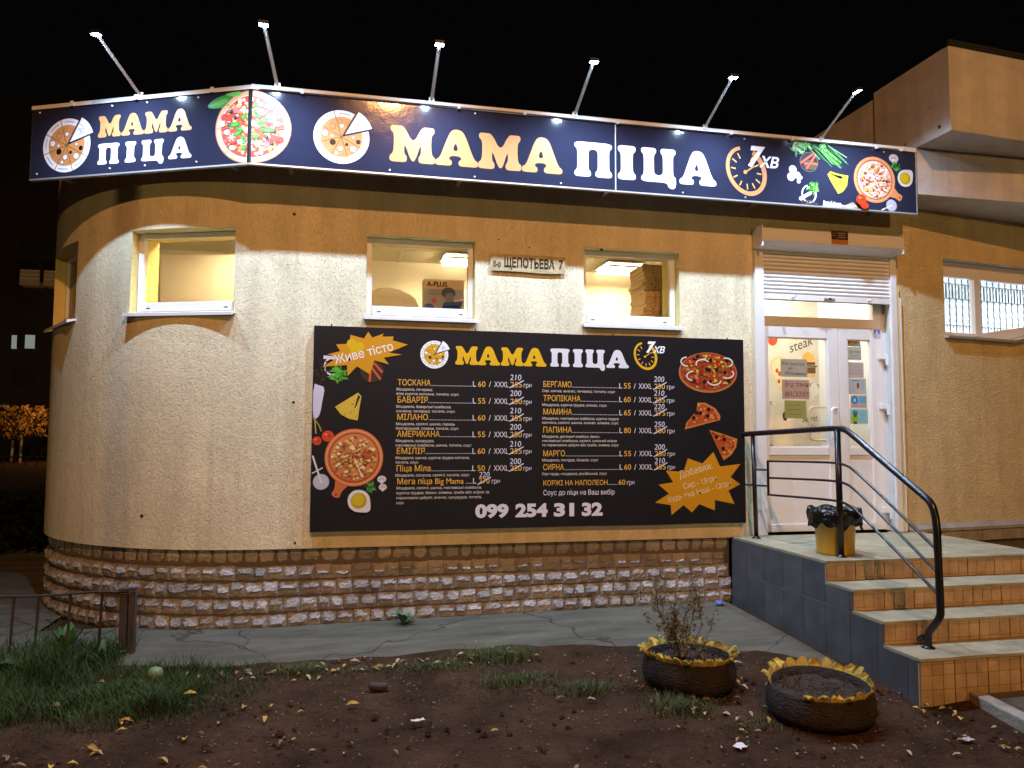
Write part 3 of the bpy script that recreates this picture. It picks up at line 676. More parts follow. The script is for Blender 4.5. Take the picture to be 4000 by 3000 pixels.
def bowl(d, x, y, r, ang):
    c_, s_ = math.cos(R(ang)), math.sin(R(ang)); d.poly(chaikin([(x+r*1.45*c_, y+r*1.45*s_)]+[(x+r*math.cos(R(ang)+t), y+r*math.sin(R(ang)+t)) for t in (.75, 1.3, 1.9, 2.6, 3.14, 3.7, 4.4, 5.0, 5.55)], 2), lin('dcd6d4'))
    d.ell(x, y, r*.68, r*.68, lin('b79b12'), n=20); d.ell(x-r*.08, y+r*.08, r*.52, r*.52, lin('cdb41c'), n=20)
def leafs(d, x, y, s_, n, seed, cols_):
    q = random.Random(seed)
    for _ in range(n):
        a = q.uniform(0, 6.28); t = q.random()*s_; px, py = x+t*math.cos(a), y+t*math.sin(a); L = s_*q.uniform(.35, .65); b = q.uniform(0, 6.28); w_ = L*.32
        d.poly([(px-L*math.cos(b), py-L*math.sin(b)), (px-w_*math.sin(b), py+w_*math.cos(b)), (px+L*math.cos(b), py+L*math.sin(b)), (px+w_*math.sin(b), py-w_*math.cos(b))], lin(q.choice(cols_)))
def cheese(d, pts, slit, seed):
    d.poly(pts, lin('cfae3a')); q = random.Random(seed); xs_ = [p[0] for p in pts]; ys_ = [p[1] for p in pts]
    mx, my = sum(xs_)/len(xs_), sum(ys_)/len(ys_)
    for _ in range(26):
        a, b = q.choice(pts); t = q.uniform(.1, .8); d.ell(a+(mx-a)*t+q.uniform(-.01, .01), b+(my-b)*t+q.uniform(-.01, .01), q.uniform(.003, .009), q.uniform(.003, .007), lin(q.choice(['e8d070', '9a6a1c', 'e0c458', '7a4a14', 'dcbc4c'])), n=8)
    d.poly(slit, BLK)
def cutter(d, x, y, r, tx, ty):
    d.ell(x, y, r, r, lin('a9a8b8'), n=24); d.ell(x, y, r*.9, r*.9, lin('b9b8c8'), n=24); d.ell(x, y, r*.18, r*.18, lin('d6d2d2'), n=10)
    d.line([(x, y), (tx, ty)], r*.22, lin('d8d4d0')); mx, my = x+(tx-x)*.45, y+(ty-y)*.45; d.line([(mx-r*.6, my-r*.35), (mx+r*.6, my+r*.3)], r*.14, lin('d8d4d0'))
def mushroom(d, x, y, r):
    d.ell(x, y, r, r*.8, lin('cfc4c4'), n=18); d.ell(x, y-r*.55, r*.38, r*.5, lin('d9cfcc'), n=12); d.line([(x-r*.5, y-r*.1), (x, y+r*.2), (x+r*.5, y-r*.1)], r*.12, lin('8a6f66'))

# ------------------------------------------------------------------ fascia signs
SY, SB, ST = 6.65, 3.917, 4.561
sign = thing('fascia_sign', (2.43, SY, SB), 'long dark blue illuminated fascia sign with large gold and white letters over the shop front', 'sign')
def screws(pts, par, n):
    for p in pts: MB().obox(p, Vector((.008, 0, 0)), Vector(n)*.003, Vector((0, 0, .008))).build('screw', M['zinc'], par, bevel=.003)
for x0, x1 in ((-.806, 2.423), (2.433, 5.665)):
    MB().box(x0, x1, SY, SY+.03, SB+.008, ST-.004).build('panel', M['sign'], sign)
MB().box(2.424, 2.432, SY-.003, SY+.02, SB+.008, ST-.004).build('joint_strip', M['alu'], sign)
MB().box(-.815, 5.672, SY-.004, SY+.035, SB-.006, SB+.007).build('bottom_trim', M['zinc'], sign)
MB().box(-.815, 5.672, SY-.012, SY+.06, ST-.003, ST+.040).build('top_trim', M['alu'], sign)
MB().box(5.666, 5.675, SY-.004, SY+.035, SB+.008, ST-.004).build('end_trim', M['zinc'], sign)
MB().tube([(-.75, SY-.022, ST+.006), (1.4, SY-.022, ST+.012), (2.5, SY-.022, ST+.004), (5.45, SY-.022, ST+.010)], .008, 8).build('cable_conduit', M['pvc'], sign)
for x in (-.4, .95, 1.55, 2.44, 3.6, 4.25, 5.2, 5.5): MB().box(x-.012, x+.012, SY-.034, SY-.013, ST-.012, ST+.03).build('cable_clip', M['pvc'], sign)
for x in (-.5, 1.0, 2.43, 4.0, 5.4):
    MB().box(x-.02, x+.02, SY+.036, WY-.002, SB+.06, SB+.10).build('bracket', M['zinc'], sign)
    MB().box(x-.02, x+.02, SY+.036, WY-.002, ST-.16, ST-.12).build('bracket', M['zinc'], sign)
screws([(x, SY-.002, z) for x in (.35, 1.1, 1.9, 3.1, 3.75, 4.6, 5.3) for z in (ST-.03, SB+.035)], sign, (0, 1, 0))
def D(): return Draw((0, SY-.0004, 0), (1, 0, 0), (0, -1, 0))
GS = (.66, .285, .105); DK = lin('241a10')
d = D()
for ch, a, b in (('М', .345, .746), ('А', .746, 1.131), ('М', 1.131, 1.528), ('А', 1.533, 1.914)): d.letter(ch, a, b, 4.035, .325, GS, DK)
d.build('gold_lettering', sign)
d = D()
for ch, a, b in (('П', 2.030, 2.393), ('І', 2.452, 2.628), ('Ц', 2.682, 3.032), ('А', 3.068, 3.446)): d.letter(ch, a, b, 4.035, .325, WHITE, lin('10142a'))
d.build('white_lettering', sign)
d = D(); logo(d, -.066, 4.212, .236, GS); d.build('pizza_emblem', sign)
d = D(); clock(d, 3.765, 4.215, 1.0, GS, (3.785, 4.27, .19), (3.905, 4.268, .100)); d.build('clock_emblem', sign)
d = D(); half_pizza(d, -.828, 4.238, .345, .318, True); d.build('pizza_picture', sign)
d = D()
q = random.Random(3)
for i in range(26):
    x, y = 4.45+q.uniform(-.03, .25), 4.545-q.uniform(0, .06); d.line([(x, y), (x+q.uniform(.12, .26), y-q.uniform(.10, .17))], q.uniform(.004, .009), lin(q.choice(['3f8f2e', '6ab84a', '9ad07a', '2f6f24'])))
leafs(d, 4.33, 4.50, .075, 40, 4, ['3f9a3a', '7ac060', '2f7a2c', 'a2d88a']); leafs(d, 4.43, 4.52, .05, 20, 5, ['4a9f40', '8acb70', '2f7a2c']); leafs(d, 4.62, 4.53, .05, 20, 8, ['4a9f40', '8acb70'])
d.build('herb_picture', sign)
d = D(); d.ell(4.447, 4.359, .1, .1, lin('8a7a5a'), n=32); d.ell(4.447, 4.359, .096, .096, lin('14131f'), n=32); d.ell(4.465, 4.33, .075, .05, lin('4f4a34'), n=20)
for a, b in (((4.36, 4.345), (4.49, 4.44)), ((4.42, 4.29), (4.52, 4.43)), ((4.40, 4.34), (4.54, 4.345))): d.line([a, b], .026, lin('b03a22')); d.line([a, b], .008, lin('d8765a'))
d.build('pepper_picture', sign)
d = D()
for x, y, r_ in ((4.267, 4.27, .042), (4.247, 4.195, .043), (4.318, 4.215, .036), (4.352, 4.195, .02), (4.33, 4.155, .022)): d.ell(x, y, r_, r_, lin('d9d6e2'), n=18); d.ell(x-r_*.2, y+r_*.2, r_*.6, r_*.6, lin('ecebf2'), n=12)
d.build('garlic_picture', sign)
d = D(); d.arc(4.44, 4.035, .075, .085, .016, lin('e6e4f0'), 100, 420, n=28); d.line([(4.352, 3.985), (4.46, 4.05)], .034, lin('dddcea')); d.ell(4.35, 3.985, .02, .02, lin('e6e4f0'))
leafs(d, 4.49, 4.10, .062, 46, 9, ['4f9a30', '7cc050', 'a6d880', '2f6f20']); d.build('mortar_picture', sign)
d = D(); blobs(d, 4.43, 3.945, .105, .028, 90, ['4a3a38', '6a5850', '2a2426', '7c6a5c'], .004, .009, 3); d.build('seed_picture', sign)
d = D(); cheese(d, [(4.649, 4.252), (4.70, 4.16), (4.765, 4.06), (4.82, 4.085), (4.868, 4.15), (4.885, 4.253), (4.79, 4.262), (4.681, 4.283), (4.665, 4.262)], [(4.668, 4.262), (4.79, 4.215), (4.83, 4.225), (4.80, 4.245)], 4); d.build('cheese_picture', sign)
d = D(); d.poly([(4.6, 3.985), (4.65, 3.965), (4.754, 3.962), (4.85, 3.945), (4.99, 3.925), (4.985, 3.927), (4.59, 3.927)], lin('d9d8ec')); blobs(d, 4.70, 3.955, .10, .022, 40, ['d9d8ec', 'b8aed8', 'efeef6'], .004, .012, 8)
for i in range(7): d.line([(4.80+i*.012, 3.927+i*.002), (4.93+i*.01, 3.985-i*.008)], .006, lin('c8b898'))
d.build('flour_picture', sign)
d = D(); board_pizza(d, 5.184, 4.236, .237, -30, True); d.build('board_pizza_picture', sign)
d = D(); mushroom(d, 5.413, 4.475, .055); leafs(d, 5.435, 4.385, .05, 24, 2, ['3f8f34', '6ab84a', '2c6a24']); d.build('mushroom_picture', sign)
d = D(); bowl(d, 5.54, 4.276, .092, 45); d.build('oil_bowl_picture', sign)
d = D(); d.k = 900; tomato(d, 5.007, 4.012, .058); d.ell(5.042, 3.955, .046, .034, lin('cf3a1c')); d.build('tomato_picture', sign)
d = D(); cutter(d, 5.372, 3.985, .062, 5.26, 3.932); d.build('pizza_cutter_picture', sign)

A = Vector((-.815, SY, 0)); Bq = Vector((-2.795, 7.54, 0)); du = (A-Bq).normalized(); LL = (A-Bq).length; ln = Vector((du.y, -du.x, 0))
sign2 = thing('fascia_sign', ((A+Bq)/2+Vector((0, 0, SB))), 'short dark blue fascia sign angled round the left corner of the shop', 'sign')
def lbox(name, u0, u1, d0, d1, z0, z1, m_):   # u along the panel (0 at the corner, negative to the left), d out of the panel
    return MB().obox(A+du*((u0+u1)/2)+ln*((d0+d1)/2)+Vector((0, 0, (z0+z1)/2)), du*(u1-u0)/2, ln*(d1-d0)/2, Vector((0, 0, (z1-z0)/2))).build(name, m_, sign2)
lbox('panel', -LL, -.018, -.03, 0, SB+.008, ST-.004, M['sign']); lbox('bottom_trim', -LL-.005, -.005, -.035, .004, SB-.006, SB+.007, M['zinc'])
lbox('top_trim', -LL-.005, .0, -.06, .012, ST-.003, ST+.032, M['alu']); lbox('end_trim', -LL-.008, -LL-.001, -.035, .004, SB+.008, ST-.004, M['dark'])
for u in (-.3, -1.2, -2.0): lbox('bracket', u-.02, u+.02, -.30, -.036, SB+.06, SB+.10, M['zinc'])
for u in (-.36, -1.1, -1.75): lbox('cable_clip', u-.015, u+.015, .013, .026, ST-.005, ST+.04, M['pvc'])
lbox('corner_profile', -.016, .012, -.03, -.004, SB+.008, ST-.004, M['dark'])
screws([A+du*u+ln*.002+Vector((0, 0, z)) for u in (-.5, -1.0, -1.35, -2.1) for z in (ST-.03, SB+.05)], sign2, ln)
def DL(): return Draw(A+ln*.0004, du, ln)
d = DL()
for ch, a, b in (('М', -1.485, -1.255), ('А', -1.248, -1.023), ('М', -1.019, -.79), ('А', -.784, -.558)): d.letter(ch, a, b, 4.252, .193, GS, DK)
d.build('gold_lettering', sign2)
d = DL()
for ch, a, b in (('П', -1.478, -1.263), ('І', -1.203, -1.097), ('Ц', -1.04, -.822), ('А', -.774, -.552)): d.letter(ch, a, b, 4.008, .186, WHITE, lin('10142a'))
d.build('white_lettering', sign2)
d = DL(); logo(d, -1.803, 4.208, .245, GS); d.build('pizza_emblem', sign2)
d = DL(); d.poly(chaikin([(-.43, 4.43), (-.36, 4.50), (-.26, 4.53), (-.16, 4.545), (-.2, 4.44), (-.30, 4.415)], 2), lin('3f9a38')); d.poly(chaikin([(-.42, 4.432), (-.33, 4.48), (-.22, 4.51), (-.22, 4.45)], 2), lin('62bb4c')); d.poly(chaikin([(-.26, 4.53), (-.2, 4.548), (-.08, 4.55), (-.12, 4.50)], 1), lin('7acb66')); d.build('basil_picture', sign2)
d = DL(); half_pizza(d, -.005, 4.238, .325, .318, False); d.build('pizza_picture', sign2)

# floodlights on arms: arm, head and the lamp's own light
def flood(base, tip, aim, label):
    base = Vector(base); tip = Vector(tip); t = thing('sign_floodlight', base, label, 'floodlight', 'floodlights over the fascia signs')
    dr = (tip-base).normalized(); e = tip+dr*.02
    MB().obox((base+e)/2, dr*((e-base).length/2), dr.orthogonal().normalized()*.0105, dr.cross(dr.orthogonal().normalized())*.0105).build('arm', M['alu'], t)
    MB().obox(base+Vector((0, 0, .01)), Vector((.022, 0, 0)), Vector((0, .02, 0)), Vector((0, 0, .02))).build('arm_bracket', M['zinc'], t)
    fd_ = (Vector(aim)-tip).normalized(); sd = fd_.cross(Vector((0, 0, 1))).normalized(); uu = sd.cross(fd_)
    hc = tip+dr*.055-fd_*.0
    MB().obox(hc, sd*.04, fd_*.014, uu*.028).build('lamp_head', M['dark'], t, bevel=.004)
    MB().obox(hc+fd_*.0155, sd*.034, fd_*.001, uu*.022).build('led_panel', emit('led_panel', LED, 60), t)
    ld = bpy.data.lights.new('floodlight', 'SPOT'); ld.energy = LED_W; ld.color = LED; ld.spot_size = R(152); ld.spot_blend = 1.0; ld.shadow_soft_size = .025
    lo = bpy.data.objects.new('floodlight_lamp', ld); col.objects.link(lo); lo.parent = t; lo.location = hc+fd_*.03-WLOC[t.name]
    lo.rotation_euler = fd_.to_track_quat('-Z', 'Y').to_euler()
LAB = ['second', 'third', 'fourth', 'fifth', 'rightmost']
for (x, xt), nm in zip(((-.605, -.664), (.706, .706), (2.03, 2.03), (3.33, 3.33), (4.58, 4.58)), LAB):
    flood((x, SY-.005, ST+.035), (xt, 6.13, 4.825), (xt+(1.0 if nm == 'rightmost' else 0), 6.2, .4), 'floodlight on a slanted arm, %s%s over the fascia sign' % (nm, '' if nm == 'rightmost' else ' from the left'))
b1 = Vector((-1.789, 7.088, ST+.03)); flood(b1, b1+ln*.50+Vector((0, 0, .26)), b1+ln*.40+Vector((0, 0, -4.2)), 'leftmost floodlight on a slanted arm, over the short corner sign')

# ------------------------------------------------------------------ menu banner
MX, MY, MZ = -.274, 6.985, .797; MW, MH = 4.165, 1.815
menu = thing('menu_banner', (MX+MW/2, MY, MZ), 'wide black menu banner with prices and pizza pictures on the front wall', 'banner')
bm_ = MB(); NXb, NZb = 40, 16
q = random.Random(2)
for j in range(NZb+1):
    for i in range(NXb+1):
        u, t = i/NXb, j/NZb; e = min(u, 1-u, t, 1-t)
        bm_.v.append((MX+MW*u, MY+(.0015 if e > 0 else 0), MZ+MH*t+(noise.noise(Vector((u*6, t, 3)))*.006 if t in (0, 1) else 0)))
for j in range(NZb):
    for i in range(NXb):
        a = j*(NXb+1)+i; bm_.f.append((a, a+1, a+NXb+2, a+NXb+1)); bm_.c.append(None)
bm_.build('banner_sheet', M['banner'], menu, smooth=True)
fb = MB(); fb.box(MX+.004, MX+MW-.004, MY+.004, WY-.002, MZ+.006, MZ+.035); fb.box(MX+.004, MX+MW-.004, MY+.004, WY-.002, MZ+MH-.035, MZ+MH-.008); fb.box(MX+.004, MX+.034, MY+.004, WY-.002, MZ+.036, MZ+MH-.036); fb.box(MX+MW-.034, MX+MW-.004, MY+.004, WY-.002, MZ+.036, MZ+MH-.036)
fb.build('banner_frame', M['wood'], menu)
for x in (.15, 1.45, 2.8, 4.0): MB().tube([(MX+x, MY+.02, MZ+MH-.01), (MX+x, MY+.02, MZ+MH+.02)], .006, 6).build('banner_hook', M['dark'], menu)
def DM(): return Draw((MX, MY-.0006, MZ), (1, 0, 0), (0, -1, 0))
CR_ = lin('d8cfc4'); OR = lin('e8ad45'); MWH = lin('dedbe2'); HND = lin('d8d8e8')
d = DM()
for ch, a, b in (('М', 1.263, 1.475), ('А', 1.470, 1.682), ('М', 1.690, 1.905), ('А', 1.905, 2.128)): d.letter(ch, a, b, 1.497, .172, lin('dfae14'))
for ch, a, b in (('П', 2.166, 2.355), ('І', 2.389, 2.487), ('Ц', 2.512, 2.708), ('А', 2.722, 2.950)): d.letter(ch, a, b, 1.500, .172, MWH)
d.build('title_lettering', menu)
d = DM(); logo(d, 1.07, 1.584, .128, lin('dba81c')); d.build('pizza_emblem', menu)
d = DM(); clock(d, 3.122, 1.625, .56, lin('dfae14'), (3.130, 1.660, .103), (3.198, 1.658, .06)); d.build('clock_emblem', menu)
Lr = [('ТОСКАНА', 1.297, .297, '60', '255', '210', 1.364, ['Моцарела, печериці,', 'філе куряче копчене, томати, соус']),
      ('БАВАРІЯ', 1.141, .27, '55', '250', '200', 1.216, ['Моцарела, баварські ковбаски,', 'сосиски, печериці, томати, соус']),
      ('МІЛАНО', .985, .275, '60', '255', '210', 1.054, ['Моцарела, салямі, шинка, перець', 'болгарський, оливки, томати, соус']),
      ('АМЕРИКАНА', .833, .385, '55', '250', '200', .903, ['Моцарела, кукурудза,', 'мисливські ковбаски, шинка, томати, соус']),
      ('ЕМІЛІЯ', .680, .25, '60', '255', '210', .745, ['Моцарела, шинка, куряча грудка копчена,', 'томати, соус']),
      ('Піца Міла', .524, .305, '50', '220', '200', .585, ['Моцарела, сосиски, салямі, томати, соус'])]
Rr = [('БЕРГАМО', 1.306, .275, '55', '250', '200', 1.376, ['Сир, шинка, ананас, печериці, томати, соус']),
      ('ТРОПІКАНА', 1.174, .365, '60', '255', '210', 1.240, ['Моцарела, куряча грудка, ананас, соус']),
      ('МАМИНА', 1.047, .28, '65', '275', '220', 1.109, ['Моцарела, мисливські ковбаски, куряча грудка', 'копчена, салямі, шинка, ананас, оливки, соус']),
      ('ПАПИНА', .877, .28, '80', '300', '250', .937, ['Моцарела, домашня ковбаса, бекон,', 'мисливські ковбаски, салямі, солоний огірок', 'та маринована цибуля або гриби, оливки, соус']),
      ('МАРГО', .656, .21, '55', '250', '200', .718, ['Моцарела, помідор, базилік, соус']),
      ('СИРНА', .528, .20, '60', '255', '210', .586, ['Сир гауда, моцарела, російський, соус'])]
def dots(d, x0, x1, y):
    x = x0
    while x < x1: d.mb.mesh([d.P(x, y), d.P(x+.006, y), d.P(x+.006, y+.006), d.P(x, y+.006)], [(0, 1, 2, 3)], MWH); x += .0135
    d.k += 1
for rows, x0, cx in ((Lr, .742, (1.429, 1.476, 1.578, 1.783, 1.909)), (Rr, 2.099, (2.852, 2.898, 3.000, 3.212, 3.342))):
    for nm, z, wd, pa, pbx, hd, hz, sub in rows:
        hand = DM(); names = DM(); subs = DM()
        names.text(nm, x0, z, .052, OR, width=wd, off=.004); dots(names, x0+wd+.008, cx[0]-.008, z)
        names.text('L', cx[0], z, .05, MWH); names.text(pa, cx[1], z, .05, OR, width=.07, off=.004); names.text('/', cx[2], z, .05, MWH); names.text('XXXL', cx[2]+.05, z, .05, MWH, width=.135)
        names.text(pbx, cx[3], z, .05, OR, width=.11, off=.004); names.text('грн', cx[4], z, .042, MWH, width=.076)
        names.line([(cx[3]-.01, z-.005), (cx[3]+.06, z+.03), (cx[3]+.125, z+.065)], .009, HND)
        hand.text(hd, cx[3]-.005, hz, .052, HND, width=.108, shear=.12)
        for i, t in enumerate(sub): subs.text(t, x0-.012, z-.047-.040*i, .0235, CR_, shear=.12, off=.004, width=len(t)*.0172)
        names.build('menu_line', menu); subs.build('ingredient_line', menu); hand.build('handwritten_price', menu)
names = DM(); hand = DM(); subs = DM()
names.text('Мега піца Big Mama', .75, .409, .05, OR, width=.60, off=.004); dots(names, 1.37, 1.43, .409); names.text('L', 1.437, .409, .05, MWH); names.text('270', 1.49, .409, .05, OR, width=.10, off=.004); names.text('грн', 1.61, .409, .042, MWH, width=.076)
names.line([(1.48, .40), (1.60, .465)], .009, HND); hand.text('220', 1.492, .465, .05, HND, width=.098, shear=.12)
for i, t in enumerate(['Моцарела, салямі, шинка, мисливські ковбаски,', 'куряча грудка, бекон, оливки, гриби або огірок та', 'маринована цибуля, ананас, кукурудза, томати,', 'соус']): subs.text(t, .742, .363-.0435*i, .0235, CR_, shear=.12, off=.004, width=len(t)*.0172)
names.build('menu_line', menu); names = DM()
names.text('КОРЖІ НА НАПОЛЕОН', 2.10, .385, .045, OR, width=.63, off=.004); dots(names, 2.74, 2.83, .385); names.text('60', 2.84, .385, .048, OR, width=.068, off=.004); names.text('грн', 2.925, .385, .042, MWH, width=.076)
names.build('menu_line', menu); names = DM()
names.text('Соус до піци на Ваш вибір', 2.10, .295, .045, MWH, width=.70, off=.002)
names.build('menu_line', menu); subs.build('ingredient_line', menu); hand.build('handwritten_price', menu)
for t, a, wd in (('099', 1.458, .312), ('254', 1.834, .308), ('31', 2.202, .197), ('32', 2.474, .206)):
    d = DM(); d.text(t, a, .104, .108, MWH, width=wd, off=.05); d.build('phone_digits', menu)
d = DM(); YS = lin('c98a12')
d.arc(.165, 1.455, .068, .075, .016, lin('cfcbd4'), 90, 300, n=20); d.line([(.095, 1.535), (.2, 1.53)], .03, lin('cfcbd4')); leafs(d, .22, 1.39, .07, 46, 3, ['2f8f28', '52b53a', '1f6a1c', '46a030']); d.build('mortar_picture', menu); d = DM()
d.ell(.51, 1.42, .10, .10, lin('2c2622'), n=24); d.ell(.51, 1.42, .095, .095, lin('181416'), n=24)
for a, b in (((.50, 1.46), (.492, 1.33)), ((.51, 1.45), (.585, 1.35)), ((.53, 1.49), (.60, 1.415))): d.line([a, b], .026, lin('98281a')); d.line([a, b], .006, lin('d07a5a'))
d.build('pepper_picture', menu)
star1 = [(0.472, 1.774), (0.509, 1.722), (0.61, 1.762), (0.596, 1.734), (0.698, 1.738), (0.691, 1.703), (0.827, 1.668), (0.656, 1.59), (0.776, 1.576), (0.613, 1.544), (0.661, 1.483), (0.531, 1.519), (0.495, 1.39), (0.377, 1.46), (0.298, 1.37), (0.29, 1.469), (0.082, 1.45), (0.217, 1.539), (0.12, 1.561), (0.229, 1.592), (0.193, 1.652), (0.311, 1.661), (0.315, 1.741), (0.435, 1.712)]
star2 = [(3.825, 0.696), (3.894, 0.553), (4.115, 0.578), (4.005, 0.45), (4.109, 0.378), (3.98, 0.318), (4.045, 0.185), (3.834, 0.228), (3.833, 0.127), (3.668, 0.19), (3.591, 0.111), (3.504, 0.183), (3.378, 0.089), (3.37, 0.185), (3.209, 0.211), (3.354, 0.295), (3.247, 0.382), (3.398, 0.404), (3.324, 0.515), (3.508, 0.504), (3.553, 0.635), (3.706, 0.584)]
d = DM(); d.k = 60; d.poly(star1, YS)
for x, y, r_ in ((.33, 1.66, .045), (.40, 1.635, .042), (.35, 1.60, .035)): d.ell(x, y, r_, r_, lin('d0a80c'), n=18)
d.text('Живе тісто', .19, 1.475, .075, lin('ece4e0'), rot=R(15.5), width=.53, off=.006); d.build('left_starburst', menu)
d = DM(); d.poly(star2, YS); d.text('Добавки:', 3.47, .44, .065, lin('dccb9c'), rot=R(15.5), width=.36); d.text('Сир - 15грн', 3.51, .335, .055, lin('dccb9c'), rot=R(13.5), width=.36); d.text('будь яка інша - 12грн', 3.35, .21, .052, lin('dccb9c'), rot=R(13.5), width=.68); d.build('right_starburst', menu)
d = DM(); cheese(d, [(.392, 1.225), (.193, 1.096), (.248, 1.028), (.318, .99), (.393, .977), (.405, 1.08), (.422, 1.193)], [(.392, 1.21), (.362, 1.084), (.372, 1.09), (.412, 1.185)], 6); d.build('cheese_picture', menu)
d = DM(); d.poly(chaikin([(.004, 1.303), (.05, 1.285), (.104, 1.27), (.085, 1.15), (.067, 1.032), (.04, .99), (.004, .985)], 1), lin('cac6da')); d.line([(.01, 1.0), (.06, .93), (.08, .88)], .012, lin('9a7a3a')); d.line([(.02, 1.0), (.035, .86)], .01, lin('b89a5a')); blobs(d, .07, 1.43, .05, .13, 40, ['241c1a', '2e2622'], .006, .012, 4); d.build('flour_picture', menu)
d = DM(); tomato(d, .137, .836, .052); tomato(d, .045, .795, .040); board_pizza(d, .367, .648, .255, -115, False); d.build('board_pizza_picture', menu)
d = DM(); cutter(d, .087, .436, .07, .012, .66); d.build('pizza_cutter_picture', menu)
d = DM(); d.k = 100; bowl(d, .414, .267, .102, -45); d.build('oil_bowl_picture', menu)
d = DM(); leafs(d, .515, .39, .05, 26, 6, ['2f7a34', '46a048', '1f5a24']); d.build('parsley_picture', menu)
d = DM(); mushroom(d, .612, .455, .04); mushroom(d, .622, .385, .036); d.build('mushroom_picture', menu)
d = DM(); d.ell(3.779, 1.477, .312, .2, lin('b06a3a'), n=40); d.ell(3.782, 1.485, .298, .186, lin('98381f'), n=40)
blobs(d, 3.782, 1.49, .3, .19, 170, ['a83a20', 'c0562c', '8a2c1a', 'b8a02c', 'c8b43c', '7a5a20', 'd07a4a', '9a7a2a'], .010, .024, 13, .92)
q = random.Random(8)
for _ in range(20): d.ell(3.782+q.uniform(-.22, .22), 1.5+q.uniform(-.12, .14), .02, .017, lin(q.choice(['c02a1c', '1a1416', 'c83a20', '15100f'])), n=12)
for x, y, a0 in ((3.62, 1.44, 90), (3.56, 1.58, 100), (3.72, 1.56, 30), (3.84, 1.40, 190), (3.98, 1.47, 230), (3.97, 1.58, 300)): d.arc(x, y, .07, .045, .014, lin('dccfc4'), a0, a0+170, n=14)
d.build('supreme_pizza_picture', menu)
d = DM()
s1 = [(3.662, 1.178), (3.743, 1.179), (3.851, 1.126), (3.905, 1.051), (3.899, 1.009), (3.758, .974), (3.524, .915), (3.543, .981), (3.652, 1.098)]
s2 = [(3.784, .912), (3.93, .872), (4.084, .825), (4.069, .742), (4.02, .67), (3.934, .612)]
for s_, cc, n_ in ((s1, (3.73, 1.06), 40), (s2, (3.95, .77), 36)):
    d.poly(s_, lin('c07a34')); d.poly([(cc[0]+(a-cc[0])*.86-.008, cc[1]+(b-cc[1])*.86) for a, b in s_], lin('b04a22')); q = random.Random(n_)
    for _ in range(n_):
        a, b = q.choice(s_); t = q.uniform(.2, .9); d.ell(a+(cc[0]-a)*t, b+(cc[1]-b)*t, q.uniform(.008, .02), q.uniform(.007, .015), lin(q.choice(['a8381c', 'c0662c', 'cf8a48', '8a2a14', 'd8a060'])), n=8)
for x, y in ((3.78, 1.115), (3.77, 1.05), (3.65, 1.08), (3.62, 1.03), (3.69, 1.075), (3.86, .845), (3.94, .82), (3.93, .73)): d.ell(x, y, .021, .018, lin('1c1010'), n=12)
d.build('pizza_slices_picture', menu)

# address plate
ad = thing('address_plate', (1.68, 7.02, 3.195), 'worn white street-name plate with black lettering between two windows', 'sign')
pl = MB(); NN = 20
for i in range(NN+1):
    u = i/NN; x = 1.318+.729*u; sag = -.007*math.sin(math.pi*min(1, max(0, (u-.4)/.6))); b = 7.024-.002*math.sin(math.pi*u)
    pl.v += [(x, b, 3.196+sag), (x, b, 3.358)]; 
for i in range(NN): pl.f.append((2*i, 2*i+2, 2*i+3, 2*i+1)); pl.c.append(None)
pl.build('plate', mat('enamel_plate', (.44, .35, .20), .5, var=(14, .45, (1, 1, 2.5))), ad)
MB().box(1.33, 2.035, 7.03, WY-.001, 3.21, 3.345).build('plate_backing', M['zinc'], ad)
d = Draw((0, 7.0185, 0), (1, 0, 0), (0, -1, 0)); d.text('б-р', 1.345, 3.238, .05, BLK, width=.075, off=.01); d.text('ЩЕПОТЬЕВА', 1.452, 3.238, .085, BLK, width=.49, off=.022); d.text('7', 1.985, 3.24, .085, BLK, width=.042, off=.015); d.build('plate_lettering', ad)

# ------------------------------------------------------------------ notices on the door glass
def notice(x0, x1, z0, z1, label, draw, bgc, y=7.186, skew=0):
    t = thing('notice', ((x0+x1)/2, y, z0), label, 'notice', 'paper notices on the door')
    MB().box(x0, x1, y, y+.0015, z0, z1, c=bgc).build('sheet', M['paper'], t)
    d = Draw((0, y-.0002, 0), (1, 0, 0), (0, -1, 0)); draw(d, x0, z0, x1-x0, z1-z0)
    if d.mb.v: d.build('print', t, M['paper'])
INK = lin('3a3630'); REDI = lin('8e2a22')
def n1(d, x, z, w, h): d.text('Без маски', x+.01, z+h*.68, .032, INK, width=w*.85, shear=.3, rot=R(-2)); d.text('не', x+w*.3, z+h*.42, .026, INK, shear=.3); d.text('обслуживаем', x+w*.15, z+h*.14, .03, INK, width=w*.83, shear=.3, rot=R(-2), off=.01)
def n2(d, x, z, w, h): d.text('Вхід тільки', x+w*.1, z+h*.64, .05, REDI, width=w*.88, shear=.25, off=.01); d.text('в', x+w*.45, z+h*.46, .025, lin('9a7a70')); d.text('МАСКАХ!!!', x+w*.1, z+h*.12, .055, REDI, width=w*.9, shear=.25, off=.015)
def n3(d, x, z, w, h): [d.line([(x+w*(.15+.1*i), z+h*(q_+.05*(i%2))) for i in range(7)], .006, lin('6f6a34')) for q_ in (.72, .46, .2)]
notice(4.425, 4.733, 2.268, 2.455, 'grey handwritten notice, topmost of three on the left door pane', n1, lin('a39a86'))
notice(4.437, 4.750, 2.036, 2.238, 'handwritten notice with red letters, middle of three on the left door pane', n2, lin('a8917e'))
notice(4.462, 4.712, 1.836, 2.022, 'olive handwritten notice, lowest of three on the left door pane', n3, lin('97914f'))
